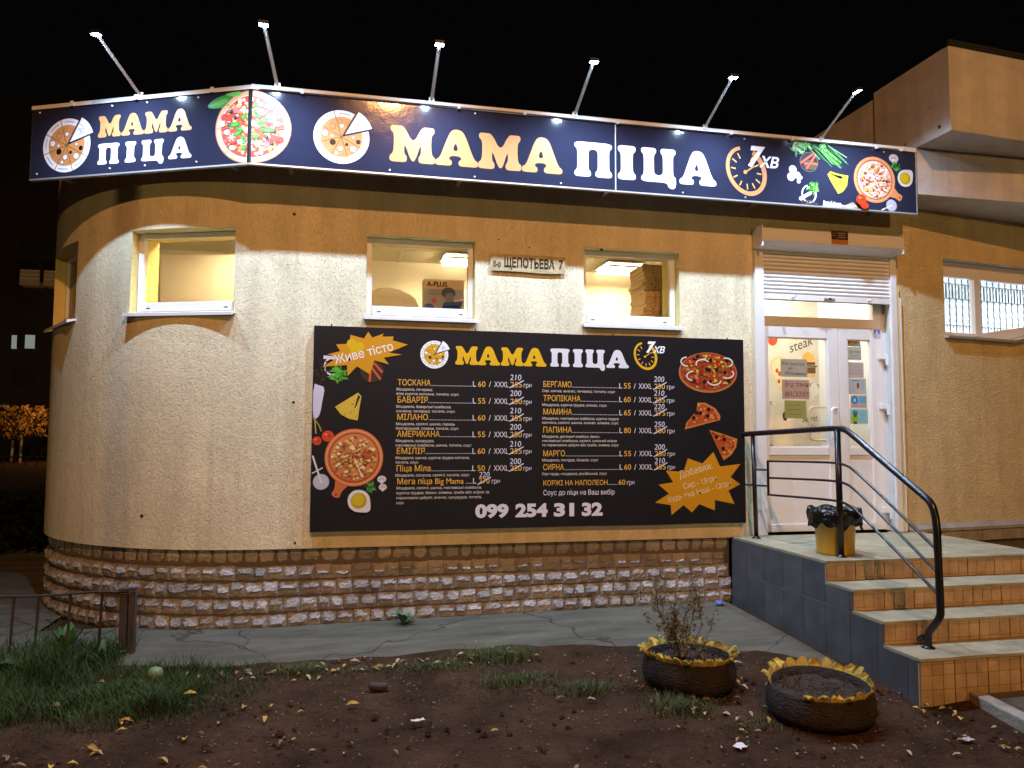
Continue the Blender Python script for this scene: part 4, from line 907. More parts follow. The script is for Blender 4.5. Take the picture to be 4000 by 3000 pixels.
def m1(d, x, z, w, h): d.ell(x+w*.25, z+h*.6, .016, .016, lin('c8382a'), n=12); d.ell(x+w*.36, z+h*.6, .016, .016, lin('d8862a'), n=12); d.text('VISA', x+w*.52, z+h*.42, .02, lin('2a3a6a'), width=w*.25); d.line([(x, z+.006), (x+w, z+.006)], .012, lin('5f9a72'))
def m2(d, x, z, w, h): d.ell(x+w*.35, z+h*.62, .024, .024, lin('8aa06a'), n=14); d.line([(x+w*.52, z+h*.62), (x+w*.92, z+h*.62)], .022, lin('8a9080')); d.text('ПРАЦЮЄМО', x+w*.3, z+h*.28, .014, lin('5a5a54'), width=w*.55); d.text('з 10.00 до 22.00', x+w*.2, z+h*.08, .014, lin('5a5a54'), width=w*.75)
def m3(d, x, z, w, h): d.text('ФОП', x+w*.4, z+h*.62, .018, lin('a88a90')); d.text('В ПРОДАЖІ', x+w*.15, z+h*.42, .018, lin('a07880'), width=w*.75); d.text('МАСКИ-4 грн.', x+w*.12, z+h*.22, .018, lin('a07880'), width=w*.8); d.poly([(x-.03, z+h), (x+.035, z+h), (x+.035, z+h-.012), (x-.015, z+h-.012), (x-.012, z+h*.6), (x-.03, z+h*.6)], lin('d8664a'))
def m4(d, x, z, w, h):
    d.line([(x+w*.2, z+h*.85), (x+w*.62, z+h*.85)], .012, lin('4a8ab0'))
    for i in range(5):
        d.line([(x+w*.15, z+h*(.72-.12*i)), (x+w*.35, z+h*(.72-.12*i))], .008, lin('8aa6b8')); d.line([(x+w*.7, z+h*(.82-.12*i)), (x+w*.9, z+h*(.82-.12*i))], .008, lin('7aa6c0'))
    d.ell(x+w*.53, z+h*.55, .016, .035, lin('7a5a34'), n=12)
def m5(d, x, z, w, h):
    d.ell(x+w*.26, z+h*.62, .042, .045, lin('2a86b4'), n=20); d.ell(x+w*.26, z+h*.62, .014, .02, lin('a8d0e0'), n=10); d.poly([(x+w*.52, z+h*.38), (x+w*.95, z+h*.38), (x+w*.95, z+h*.92), (x+w*.52, z+h*.92)], lin('5aa6c8'))
    d.text('ЗАБОРОНЕНО', x+w*.04, z+h*.08, .022, lin('b8766a'), width=w*.92)
def m6(d, x, z, w, h):
    d.ell(x+w*.28, z+h*.72, .035, .03, lin('2a8aa0'), n=14); d.ell(x+w*.26, z+h*.38, .042, .05, lin('8ab81c'), n=16); d.ell(x+w*.28, z+h*.58, .022, .025, lin('4a5a5a'), n=12); d.poly([(x+w*.15, z), (x+w*.4, z), (x+w*.36, z+h*.15), (x+w*.18, z+h*.15)], lin('2f4a20'))
    for i in range(6): d.line([(x+w*.52, z+h*(.8-.13*i)), (x+w*.94, z+h*(.8-.13*i))], .012, lin('6ab0c8'))
for a, lab, fn, bgc in (((5.193, 5.374, 2.609, 2.672), 'small payment card sticker at the top of the narrow door pane', m1, 'b9bdb4'), ((5.193, 5.381, 2.463, 2.603), 'pale opening hours sheet second from the top on the narrow door pane', m2, 'aeb0a4'),
    ((5.215, 5.405, 2.273, 2.438), 'pinkish printed notice third from the top on the narrow door pane', m3, 'b3a9a4'), ((5.22, 5.431, 2.096, 2.268), 'pale notice with a small figure fourth from the top on the narrow door pane', m4, 'b4b4b0'),
    ((5.238, 5.433, 1.951, 2.088), 'blue mask-sign notice with a red border on the narrow door pane', m5, 'c0a8a4'), ((5.23, 5.442, 1.784, 1.946), 'blue and green hygiene poster lowest on the narrow door pane', m6, '9fc0c4')): notice(*a, lab, fn, lin(bgc))
st = MB(); 
t = thing('sticker', (5.555, 7.152, 2.70), 'two small blue patterned stickers in the upper corner of the door frame', 'sticker')
d = Draw((0, 7.1535, 0), (1, 0, 0), (0, -1, 0)); d.poly([(5.51, 2.695), (5.598, 2.695), (5.598, 2.79), (5.51, 2.79)], lin('b8bcc8')); blobs(d, 5.532, 2.755, .016, .03, 9, ['2a3a8a', '3a4aa0'], .006, .012, 1); blobs(d, 5.576, 2.755, .016, .03, 9, ['2a3a8a', '3a4aa0'], .006, .012, 2); d.build('print', t, M['paper'])
t = thing('sticker', (5.0, 6.84, 3.66), 'dark brown maker\'s plate on the roller shutter housing', 'sticker')
MB().box(4.815, 5.005, 6.841, 6.8445, 3.655, 3.745, c=lin('3a2a28')).build('plate', M['paper'], t)
MB().box(4.815, 5.005, 6.8425, 6.8446, 3.607, 3.654, c=lin('c07a3a')).build('plate_strip', M['paper'], t)
d = Draw((0, 6.8405, 0), (1, 0, 0), (0, -1, 0)); d.arc(4.847, 3.705, .018, .018, .005, lin('8a7a74'), n=16)
for i in range(3): d.line([(4.885+.01*(i%2), 3.722-.022*i), (4.98-.012*(i%2), 3.722-.022*i)], .009, lin('9a8a84'))
d.build('print', t, M['paper'])

# painted wall inside the entrance
mur = thing('painted_wall_panel', (4.9, 8.49, .67), 'white wall panel with painted food drawings seen through the door glass', 'mural')
MB().box(4.07, 5.88, 8.485, 8.495, .67, 3.69, c=lin('e6dccb')).build('panel', M['paper'], mur)
K = 8.484/7.2
d = Draw((0, 8.484, 1.65*(1-K)), (1, 0, 0), (0, -1, 0), sx=K)
d.ell(4.345, 2.665, .058, .075, lin('c8472e'), n=20); d.ell(4.27, 2.17, .02, .08, lin('d8705a'), n=16)
d.text('steak', 4.55, 2.52, .10, INK, width=.30, shear=.3, rot=R(20))
d.poly(chaikin([(4.305, 2.37), (4.33, 2.46), (4.42, 2.495), (4.505, 2.46), (4.49, 2.44), (4.44, 2.08), (4.40, 2.16)], 2), lin('f0d2a0')); d.poly(chaikin([(4.315, 2.37), (4.38, 2.455), (4.49, 2.44), (4.44, 2.10)], 1), lin('f5e4b4'))
for x, z in ((4.39, 2.33), (4.41, 2.22), (4.42, 2.30)): d.ell(x, z, .018, .024, lin('c8573c'), n=12)
d.poly(chaikin([(4.68, 2.43), (4.69, 2.50), (4.75, 2.545), (4.82, 2.51), (4.84, 2.44)], 2), lin('e8b45c')); d.poly([(4.68, 2.43), (4.84, 2.43), (4.835, 2.40), (4.69, 2.40)], lin('8a3426')); d.poly([(4.70, 2.40), (4.87, 2.395), (4.85, 2.375), (4.70, 2.38)], lin('5a7a3a'))
d.poly([(4.70, 2.375), (4.84, 2.375), (4.84, 2.31), (4.70, 2.31)], lin('6e4a34')); d.poly(chaikin([(4.70, 2.31), (4.84, 2.31), (4.82, 2.265), (4.73, 2.265)], 1), lin('e8c08a'))
d.text('hamburger', 4.61, 2.19, .055, INK, width=.29, shear=.25, rot=R(-6)); d.text('spicy', 4.262, 1.965, .05, INK, width=.075, rot=R(15), shear=.2)
d.ell(4.82, 2.14, .045, .07, lin('f4f2ee'), n=16); d.line([(4.805, 2.12), (4.805, 2.04)], .03, lin('f4f2ee'))
d.ell(4.475, 1.86, .03, .05, lin('3a3a48'), n=16); d.ell(4.54, 1.83, .045, .06, lin('f3ece0'), n=16); d.poly([(4.46, 1.80), (4.58, 1.82), (4.55, 1.74), (4.50, 1.75)], lin('f0d8c4'))
d.text('Secret of', 4.67, 1.80, .065, lin('4a4c60'), width=.27, rot=R(4)); d.text('ide', 4.755, 1.735, .045, lin('7a7c90'))
d.build('painted_drawings', mur, M['paper'])
ct = MB(); ct.poly([(4.2, 8.3, 1.4), (5.3, 8.3, 1.4), (5.3, 8.3, .7), (4.2, 8.3, .7)])
cnt = thing('counter', (4.75, 8.2, .665), 'dark rounded counter just inside the entrance door', 'counter')
cp = [(4.12+1.1*i/16, 1.47+.14*math.sin(math.pi*min(1, i/13))) for i in range(17)]
cmh = MB()
for (a, b), (c, e) in zip(cp, cp[1:]): cmh.poly([(a, 8.1, .67), (c, 8.1, .67), (c, 8.1, e), (a, 8.1, b)]); cmh.poly([(a, 8.1, b), (c, 8.1, e), (c, 8.4, e), (a, 8.4, b)])
cmh.build('counter_top', mat('dark_counter', (.05, .035, .03), .5), cnt)

# things behind the small windows
t = thing('scale_box', (.93, 7.30, 2.826), 'printed cardboard box lettered A-PLUS standing behind the middle small window', 'box')
MB().box(.714, 1.10, 7.215, 7.38, 2.826, 3.125, c=lin('cfc6ac')).build('carton', M['paper'], t)
d = Draw((.714, 7.2145, 2.826), (1, 0, 0), (0, -1, 0), sx=.98); d.poly([(.001, .001), (.392, .001), (.392, .21), (.001, .21)], lin('a9b4cc')); d.text('A-PLUS', .028, .235, .045, lin('3a1c18'), width=.2, off=.03)  # bluish lower field paints the floodlight falling on the box
d.text('Electronic', .05, .185, .02, lin('5a6a90'), width=.12); d.text('Computing Scale', .03, .155, .02, lin('5a6a90'), width=.17)
d.ell(.24, .175, .07, .055, lin('5a6684'), n=16); d.ell(.25, .13, .045, .05, lin('8a94b0'), n=14); d.ell(.10, .095, .028, .028, lin('c07a8a'), n=12); d.poly([(.17, .01), (.36, .02), (.38, .10), (.20, .085)], lin('4a6aa8')); d.poly([(.18, .02), (.34, .03), (.35, .06), (.19, .05)], lin('2a3f74')); d.ell(.05, .035, .05, .03, lin('5a6aa0'), n=12); d.poly([(.30, .09), (.393, .11), (.393, .125), (.30, .105)], lin('e8eaf0'))
d.build('carton_print_and_light', t, M['paper'])
pb2 = MB(); q = random.Random(9)
for i in range(13):
    u = i/12; h_ = .10*math.sin(math.pi*min(1, .18+u*.9))**.5+.012
    for j in range(12):
        a = 6.283*j/12; pb2.v.append((.215+.51*u, 7.30+.08*math.cos(a)*(.6+.4*math.sin(math.pi*u))+q.uniform(-.012, .012), 2.828+h_*.95+h_*.95*math.sin(a)+q.uniform(-.01, .01)))
for i in range(12):
    for j in range(12): pb2.f.append((i*12+j, i*12+(j+1) % 12, (i+1)*12+(j+1) % 12, (i+1)*12+j)); pb2.c.append(None)
pb2.f += [tuple(range(11, -1, -1)), tuple(144+j for j in range(12))]; pb2.c += [None]*2
tag(pb2.build('plastic_bag', M['clearbag'], smooth=True), 'crumpled translucent plastic bag lying behind the middle small window', 'bag')
shf = MB(); shf.box(.19, 1.16, 7.212, 7.60, 2.79, 2.822); tag(shf.build('shelf', M['pvc']), 'white inner window board carrying the bag and the printed box', 'shelf')
shf = MB(); shf.box(2.6, 3.9, 7.47, 8.1, 2.78, 2.82); tag(shf.build('shelf', M['pvc']), 'white inner shelf carrying the stack of pizza boxes', 'shelf')
pbx = None; z = 2.82; k = 0; q = random.Random(4)
NB = 17
for k in range(NB):
    dx, dy, rz = q.uniform(-.012, .012), q.uniform(-.01, .01), q.uniform(-.05, .05)
    if k == 11: dx -= .03
    lab = 'flat brown pizza box in the stack behind the right small window' if 0 < k < NB-1 else ('bottom' if k == 0 else 'top')+' pizza box of the stack behind the right small window'
    loc = Vector((3.30+dx, 7.80+dy, z))
    if pbx is None:
        b_ = MB(); b_.box(-.21, .21, -.21, .21, 0, .036); pbx_me = b_.build('pizza_box', M['card'], origin=(0, 0, 0)); pbx = pbx_me
        h1 = MB(); h1.tube([(-.10, -.2105, .018), (-.10, -.2115, .018)], .008, 8); h1.tube([(.10, -.2105, .018), (.10, -.2115, .018)], .008, 8)
        hh = h1.build('vent_hole', M['dark'], pbx, origin=(0, 0, 0)); pbx.location = loc; pbx.rotation_euler.z = rz; o = pbx
    else:
        o = pbx.copy(); col.objects.link(o); o.location = loc; o.rotation_euler.z = rz
        c = hh.copy(); col.objects.link(c); c.parent = o
    tag(o, lab, 'box', 'pizza boxes stacked behind the window'); z += .0385

# ------------------------------------------------------------------ entrance steps
steps = thing('entrance_steps', (4.85, 5.8, -.1), 'tiled entrance landing with four steps and dark grey tiled side', 'steps')
SX0, SX1 = 3.775, 5.93
lev = [(.660, 5.53), (.500, 5.20), (.340, 4.865), (.178, 4.522)]     # tread height, front edge
core = MB()
py = [(7.05, -.2), (7.05, .640)]
for z, y in lev: py += [(y+.012, z-.02), (y+.012, z-.02-.16 if z > .2 else -.2)]
prof = [(7.05, -.2), (7.05, .64), (5.542, .64), (5.542, .48), (5.212, .48), (5.212, .32), (4.877, .32), (4.877, .158), (4.534, .158), (4.534, -.2)]
n_ = len(prof); core.mesh([(x, y, z) for x in (SX0, SX1) for y, z in prof], [tuple(range(n_)), tuple(range(2*n_-1, n_-1, -1))]+[(i, n_+i, n_+(i+1) % n_, (i+1) % n_) for i in range(n_)])
core.build('steps_core', M['grout'], steps)
# landing and treads: one slab per tile column
back = [7.045, 5.545, 5.215, 4.88]
for (z, y), yb in zip(lev, back):
    yy = [y-.012]+([y+.32*i for i in range(1, 5) if y+.32*i < yb-.05] if z > .6 else [])+[yb]
    xg = [SX0-.008+(SX1-SX0+.008)*i/7 for i in range(8)]
    for ya, yb_ in zip(yy, yy[1:]):
        for xa, xb in zip(xg, xg[1:]):
            MB().box(xa+.001, xb-.001, ya+.0015, yb_-.0015, z-.020, z+rnd.uniform(-.0015, .0015)).build('tread_tile', M['tread'], steps)
# riser tiles
tl = {}
for i, (z, y) in enumerate(lev):
    zb = lev[i+1][0] if i < 3 else -.12
    rows = [(z-.021-.022, z-.0215), (zb+.026 if i < 3 else z-.115, z-.046)] + ([(zb+.002, zb+.023)] if i < 3 else [(z-.208, z-.118), (zb-.06, z-.211)])
    for a, b in rows:
        x = SX0+.003; kk = 0
        while x < SX1-.01:
            wd = .0862; key = round(b-a, 4)
            if key not in tl:
                me_o = MB().box(0, wd-.004, 0, .011, 0, b-a).build('riser_tile', M['riser'], steps, origin=(0, 0, 0)); tl[key] = me_o
                me_o.location = Vector((x, y, a))-WLOC[steps.name]
            else:
                o = tl[key].copy(); o.name = 'riser_tile'; col.objects.link(o); o.parent = steps; o.location = Vector((x, y+(rnd.uniform(-.001, .001)), a))-WLOC[steps.name]
            x += wd+(.006 if kk % 3 == 2 else 0); kk += 1
# dark side tiles, cut to the stair profile
def top_at(y):
    for z, yf in lev:
        if y > yf+.001: return z-.022
    return -.3
cols_y = [7.045-.302*i for i in range(9)]+[4.537]
gb = MB()
for ya, yb in zip(cols_y, cols_y[1:]):
    cuts = sorted({ya, yb}|{yf+.012 for _, yf in lev if yb < yf+.012 < ya}, reverse=True)
    for z0, z1 in ((-.2, .3235), (.3305, .66)):
        tm = MB()
        for a, b in zip(cuts, cuts[1:]):
            t_ = min(z1, top_at((a+b)/2))
            if t_ > z0+.02: tm.box(SX0-.012, SX0-.0005, b+(.0035 if b == yb else 0), a-(.0035 if a == ya else 0), z0, t_)
        if tm.v: tm.build('side_tile', M['side_tile'], steps)
sg_ = MB()
for a, b in zip(cols_y, cols_y[1:]):
    t_ = min(top_at(a-.01), top_at(b+.01))-.01
    sg_.box(SX0-.008, SX0-.0008, b-.0033, b+.0033, -.2, t_)
    if t_ > .33: sg_.box(SX0-.0085, SX0-.0009, b+.0036, a-.0036, .3238, .3302)
tag(sg_.build('side_grout', M['side_grout'], steps), kind='stuff')

# ------------------------------------------------------------------ railing
rl = thing('handrail', (4.0, 5.7, .66), 'black painted tubular handrail on the left edge of the entrance steps', 'railing')
top = smooth_path([(3.87, 7.04, 1.665), (3.91, 6.87, 1.675), (3.98, 6.2, 1.70), (4.015, 5.66, 1.722), (4.015, 5.56, 1.70), (4.02, 5.2, 1.49), (4.02, 4.80, 1.268), (4.02, 4.66, 1.19), (4.02, 4.622, 1.06), (4.02, 4.618, .8), (4.02, 4.612, .50), (4.02, 4.612, .42), (4.02, 4.70, .32), (4.02, 4.735, .28), (4.02, 4.735, .185)], 3, .2)
MB().tube(top, .0255, 14).build('top_rail', M['black_metal'], rl, smooth=True)
MB().tube([(3.937, 6.875, .665), (3.915, 6.875, 1.66)], .021, 12).build('post', M['black_metal'], rl, smooth=True)
MB().tube([(4.022, 5.686, .665), (4.012, 5.686, 1.71)], .0255, 12).build('post', M['black_metal'], rl, smooth=True)
for x, y, z in ((3.937, 6.875, .661), (4.022, 5.686, .661), (4.02, 4.735, .179)): MB().lathe((x, y, z), [(.045, 0), (.045, .004), (.03, .012), (.024, .02)], 16).build('base_flange', M['black_metal'], rl, smooth=True)
MB().tube([(4.0, 4.76, .25), (4.0, 4.80, .22)], .02, 10).build('rail_stub', M['black_metal'], rl)
for z1, zf, z3 in ((1.43, 1.41, .89), (1.278, 1.25, .735), (1.116, 1.088, .587)):
    p = smooth_path([(4.0, 6.75, zf), (4.01, 5.9, z1), (4.012, 5.66, z1), (4.014, 5.52, z1-.03), (4.018, 5.2, z1-.03-(z1-.03-z3)*.36), (4.02, 4.66, z3), (4.02, 4.63, z3-.02)], 2, .2)
    MB().tube(p, .0105, 10).build('middle_rail', M['black_metal'], rl, smooth=True)
MB().tube([(4.0, 6.75, 1.08), (4.0, 6.75, 1.418)], .012, 10).build('inner_bar', M['black_metal'], rl)
for z in (1.325, 1.172): MB().tube([(3.92, 6.875, z), (4.0, 6.75, z)], .010, 8).build('connector', M['black_metal'], rl)
MB().tube([(3.93, 6.875, 1.172), (3.885, 7.048, 1.172)], .010, 8).build('wall_tie', M['rust'], rl)
MB().lathe((3.885, 7.046, 1.16), [(.0, 0), (.02, .005), (.02, .02), (0, .025)], 10).build('wall_fixing', M['rust'], rl)
MB().box(3.845, 3.905, 7.030, 7.049, 1.63, 1.70).build('wall_fixing', M['rust'], rl)

# ------------------------------------------------------------------ litter bin
bn = thing('litter_bin', (4.12, 5.86, .66), 'yellow plastic bin lined with a black bag on the landing behind the handrail post', 'bin')
MB().lathe((4.105, 5.88, .662), [(.0, 0), (.148, 0), (.152, .01), (.165, .30), (.17, .30), (.17, .31), (.158, .31), (.15, .05), (0, .045)], 32).build('bucket', M['binyellow'], bn, smooth=True)
q = random.Random(3); lb = MB(); ring = []
for k, (r_, z) in enumerate([(.145, .28), (.165, .335), (.19, .385), (.212, .38), (.222, .33), (.218, .29), (.205, .255), (.212, .235), (.196, .24)]):
    for j in range(40):
        a = 6.283*j/40; w_ = r_*(1+q.uniform(-.04, .04)+.03*math.sin(a*7+k))
        lb.v.append((4.105+w_*math.cos(a), 5.88+w_*math.sin(a), .662+z+(.02*math.sin(a*5+2)+.018*math.sin(a*11) if k > 4 else .012*math.sin(a*6))))
for k in range(8):
    for j in range(40): lb.f.append((k*40+j, k*40+(j+1) % 40, (k+1)*40+(j+1) % 40, (k+1)*40+j)); lb.c.append(None)
lb.build('bin_liner', M['bag'], bn, smooth=True)

# ------------------------------------------------------------------ tyre planters
def planter(cx, cy, r, h, tilt, label, seed, gap=None, squash=1.0):
    q = random.Random(seed); z0 = gz(cx, cy)-.015
    t = thing('tyre_planter', (cx, cy, z0), label, 'planter', 'tyre planters by the steps')
    ta, td = tilt
    def zz_(x, y): return 1+td*((x-cx)*math.cos(ta)+(y-cy)*math.sin(ta))/r
    def W(a, rr_, z):
        rr_ *= 1+.03*math.sin(2*a+seed)+.02*math.sin(3*a+seed*2); x, y = cx+rr_*math.cos(a), cy+rr_*squash*math.sin(a); return (x, y, z0+z*zz_(x, y))
    prof = [(.80*r, 0), (.98*r, h*.08), (1.06*r, h*.3), (1.05*r, h*.6), (.98*r, h*.85), (.965*r, h*.9)]
    n = 56; tb = MB()
    for rr_, z in prof+[(.93*r, h*.9), (.9*r, h*.6), (.88*r, h*.5)]:
        for j in range(n): tb.v.append(W(6.2832*j/n, rr_*(1+q.uniform(-.006, .006)), z))
    for k in range(len(prof)+2):
        for j in range(n): tb.f.append((k*n+j, k*n+(j+1) % n, (k+1)*n+(j+1) % n, (k+1)*n+j)); tb.c.append(None)
    tb.build('tyre', M['rubber'], t, smooth=True)
    so = MB(); so.v.append((cx, cy, z0+h*.70))
    for k in range(1, 6):
        for j in range(n): so.v.append(W(6.2832*j/n, .91*r*k/5, h*.68+q.uniform(-.014, .014)))
    for j in range(n): so.f.append((0, 1+j, 1+(j+1) % n)); so.c.append(None)
    for k in range(4):
        for j in range(n): a = 1+k*n; so.f.append((a+j, a+n+j, a+n+(j+1) % n, a+(j+1) % n)); so.c.append(None)
    so.build('soil', M['soil'], t, smooth=True)
    NP = 26
    for i in range(NP):
        a0, a1 = 6.2832*i/NP, 6.2832*(i+1)/NP; am = (a0+a1)/2
        if gap and gap[0] < am < gap[1]: continue
        f = MB(); fl = q.uniform(.90, 1.10); am += q.uniform(-.03, .03)
        v = [W(a0+.004, .955*r, h*.90), W(a1-.004, .955*r, h*.90), W(a1-.012, 1.0*r, h*1.02), W(am+.05, 1.05*r*fl, h*1.10), W(am, 1.085*r*fl, h*q.uniform(1.02, 1.14)), W(am-.05, 1.05*r*fl, h*1.10), W(a0+.012, 1.0*r, h*1.02)]
        v2 = [Vector(p)+Vector((math.cos(am)*.006, math.sin(am)*.004*squash, -.008)) for p in v]
        f.mesh(v+v2, [tuple(range(7)), tuple(range(13, 6, -1))]+[(k, 7+k, 7+(k+1) % 7, (k+1) % 7) for k in range(7)])
        f.build('petal', M['yellow'], t)
    return t, z0+h*.68
p1, sz1 = planter(2.42, 5.16, .30, .235, (0, 0), 'tyre planter with a complete yellow scalloped rim and a dry shrub', 3)
p2, sz2 = planter(3.00, 4.50, .325, .235, (R(60), .10), 'larger tilted tyre planter with a broken yellow rim nearest the steps', 5, gap=(R(172), R(222)), squash=.95)
def shrub(name, cx, cy, z0, n, h, spread, label, seed, leaves):
    q = random.Random(seed); t = thing(name, (cx, cy, z0), label, 'plant'); st_ = MB(); lv = MB()
    def branch(p, d, L, r_, dep):
        pts = [p]; 
        for i in range(5):
            d = (d+Vector((q.uniform(-.25, .25), q.uniform(-.25, .25), q.uniform(-.05, .18)))).normalized(); pts.append(pts[-1]+d*L/5)
        st_.tube(pts, [r_*(1-.14*i) for i in range(6)], 5)
        for i in range(1, 6):
            if dep > 0 and q.random() < .55: branch(pts[i], (d+Vector((q.uniform(-1, 1), q.uniform(-1, 1), q.uniform(-.1, .6)))).normalized(), L*q.uniform(.4, .65), r_*.55, dep-1)
            if leaves and q.random() < .9:
                for _ in range(q.randint(1, 3)):
                    b = Vector((q.uniform(-1, 1), q.uniform(-1, 1), q.uniform(-.7, .7))).normalized(); s_ = b.orthogonal().normalized(); l_ = q.uniform(.022, .045); c = pts[i]+Vector((q.uniform(-.02, .02), q.uniform(-.02, .02), q.uniform(-.02, .02)))
                    lv.poly([c, c+b*l_*.5+s_*l_*.28, c+b*l_, c+b*l_*.5-s_*l_*.28])
    for _ in range(n): a = q.uniform(0, 6.28); branch(Vector((cx+q.uniform(-.06, .06), cy+q.uniform(-.06, .06), z0-.03)), Vector((spread*math.cos(a), spread*math.sin(a)*.6, 1)).normalized(), h*q.uniform(.6, 1.05), .006, 2)
    st_.build('stems', M['twig'], t)
    if lv.v: tag(lv.build('leaves', M['dryleaf'], t), kind='stuff')
shrub('dry_shrub', 2.40, 5.20, sz1, 8, .44, .55, 'small half-dry shrub growing in the yellow-rimmed tyre planter', 2, True)
shrub('dry_stalks', 2.88, 4.62, sz2, 5, .16, .9, 'low dead stalks in the tilted tyre planter', 6, False)

# ------------------------------------------------------------------ right-hand wing
rb = thing('adjoining_building', (7.2, 7.4, 0), 'ochre plastered wing right of the door with boxy concrete canopy and barred window', 'building')
ra = R(8); rux = Vector((math.cos(ra), math.sin(ra), 0)); rn = Vector((math.sin(ra), -math.cos(ra), 0)); ro = Vector((5.75, WY, 0))
def RP(t, z, d=0): return ro+rux*t+rn*d+Vector((0, 0, z))
T0, T1, TZ0, TZ1 = .655, 2.6, 2.76, 3.61
wm = MB(); ts = [0, T0, 1.64, T1, 4.5]; zs_ = [.70, 2.76, 2.90, TZ1, 5.3]
for a, b, c, d_ in ((0, 4.5, .70, 2.76), (0, T0, 2.76, TZ1), (T1, 4.5, 2.76, TZ1), (0, 4.5, TZ1, 5.3)): wm.poly([RP(a, c), RP(b, c), RP(b, d_), RP(a, d_)])
wm.poly([RP(1.64, 2.76), RP(T1, 2.76), RP(T1, 2.985)])
wm.build('wall', M['plaster_right'], rb)
rv = MB(); rv.poly([RP(T0, TZ0), RP(T0, TZ1), RP(T0, TZ1, -.45), RP(T0, TZ0, -.45)]); rv.poly([RP(T0, TZ1), RP(T1, TZ1), RP(T1, TZ1, -.45), RP(T0, TZ1, -.45)]); rv.poly([RP(T1, TZ0), RP(T1, TZ0, -.45), RP(T1, TZ1, -.45), RP(T1, TZ1)]); rv.poly([RP(T0, TZ0), RP(T0, TZ0, -.45), RP(1.64, TZ0, -.45), RP(1.64, TZ0)]); rv.poly([RP(1.64, TZ0), RP(1.64, TZ0, -.45), RP(T1, 2.985, -.45), RP(T1, 2.985)])
rv.build('reveal', M['render_smooth'], rb)
win = MB()
def rbar(m_, a, b, c, e, d0, d1): m_.obox((RP((a+b)/2, (c+e)/2, -(d0+d1)/2)), rux*(b-a)/2, rn*(d1-d0)/2, Vector((0, 0, (e-c)/2)))
rbar(win, T0+.002, T0+.035, 2.79, TZ1-.002, .10, .16); rbar(win, T0+.035, T1-.002, TZ1-.17, TZ1-.002, .10, .16); rbar(win, 1.235, 1.325, 2.79, TZ1-.17, .095, .16); rbar(win, T0+.035, 1.235, 2.765, 2.815, .10, .16)
win.mesh([RP(1.325, 2.765, -.10), RP(T1, 2.765, -.10), RP(T1, 3.03, -.10), RP(1.325, 2.825, -.10), RP(1.325, 2.765, -.16), RP(T1, 2.765, -.16), RP(T1, 3.03, -.16), RP(1.325, 2.825, -.16)], [(0, 1, 2, 3), (7, 6, 5, 4), (3, 2, 6, 7), (0, 3, 7, 4)])
wo = win.build('window', M['pvc'], rb)
MB().poly([RP(T0+.035, 2.81, -.13), RP(1.235, 2.81, -.13), RP(1.235, TZ1-.17, -.13), RP(T0+.035, TZ1-.17, -.13)]).build('pane', M['glass'], wo)
MB().poly([RP(1.325, 2.825, -.13), RP(T1, 3.03, -.13), RP(T1, TZ1-.17, -.13), RP(1.325, TZ1-.17, -.13)]).build('pane', M['glass'], wo)
sl = MB()
for a, za, b, zb in ((T0-.02, 2.765, 1.64, 2.755), (1.64, 2.755, T1, 2.955)):
    v = [RP(a, za, -.09), RP(b, zb, -.09), RP(b, zb-.012, .06), RP(a, za-.012, .06), RP(a, za-.03, -.09), RP(b, zb-.03, -.09), RP(b, zb-.04, .06), RP(a, za-.04, .06)]
    sl.mesh(v, [(0, 1, 2, 3), (7, 6, 5, 4), (3, 2, 6, 7), (0, 3, 7, 4), (1, 5, 6, 2)])
sl.build('sill', M['zinc'], wo)
gl = MB(); x = T0+.10; i = 0
while x < T1:
    p = [RP(x+.004*math.sin(k*2.2), 2.72+.033*k, -.27) for k in range(24)]; gl.tube(p, [.007+.0025*math.sin(k*2.6) for k in range(24)], 6)
    for sx in (-1, 1):
        c = x+sx*.026
        gl.tube([RP(c+.018*math.cos(a), 3.395+.018*math.sin(a), -.27) for a in [math.pi*k/6 for k in range(7)]], .005, 5)
        gl.tube([RP(c-sx*.018*-1, 3.25, -.27), RP(c-sx*.018*-1, 3.395, -.27)], .005, 5)
        gl.tube([RP(c+.02*math.cos(a), 3.25+.02*math.sin(a), -.27) for a in [-math.pi*k/6 for k in range(7)]], .005, 5)
        gl.tube([RP(c+.022*math.cos(a), 2.86+.05+.022*math.sin(a), -.27) for a in [math.pi*k/6 for k in range(8)]], .005, 5)
    x += .1; i += 1
gl.build('grille', M['iron'], wo)
# bright room behind it
wr = MB(); DB = 4.2
wr.poly([RP(.2, 4.15, -DB), RP(5, 4.15, -DB), RP(5, .8, -DB), RP(.2, .8, -DB)]); wr.poly([RP(.2, 4.15, -.45), RP(.2, 4.15, -DB), RP(.2, .8, -DB), RP(.2, .8, -.45)]); wr.poly([RP(5, 4.15, -.45), RP(5, .8, -.45), RP(5, .8, -DB), RP(5, 4.15, -DB)]); wr.poly([RP(.2, .8, -.45), RP(.2, .8, -DB), RP(5, .8, -DB), RP(5, .8, -.45)])
wr.poly([RP(.2, 4.15, -.45), RP(5, 4.15, -.45), RP(5, 4.15, -DB), RP(.2, 4.15, -DB)])
for a, b, c, e in ((.2, T0, .8, 4.15), (T1, 5, .8, 4.15), (T0, T1, TZ1, 4.15), (T0, T1, .8, 2.76)): wr.poly([RP(a, c, -.45), RP(b, c, -.45), RP(b, e, -.45), RP(a, e, -.45)])
wr.build('room_shell', M['white_room'], rb)
M['white_tube'] = emit('white_tube', (.86, .94, 1), 85)
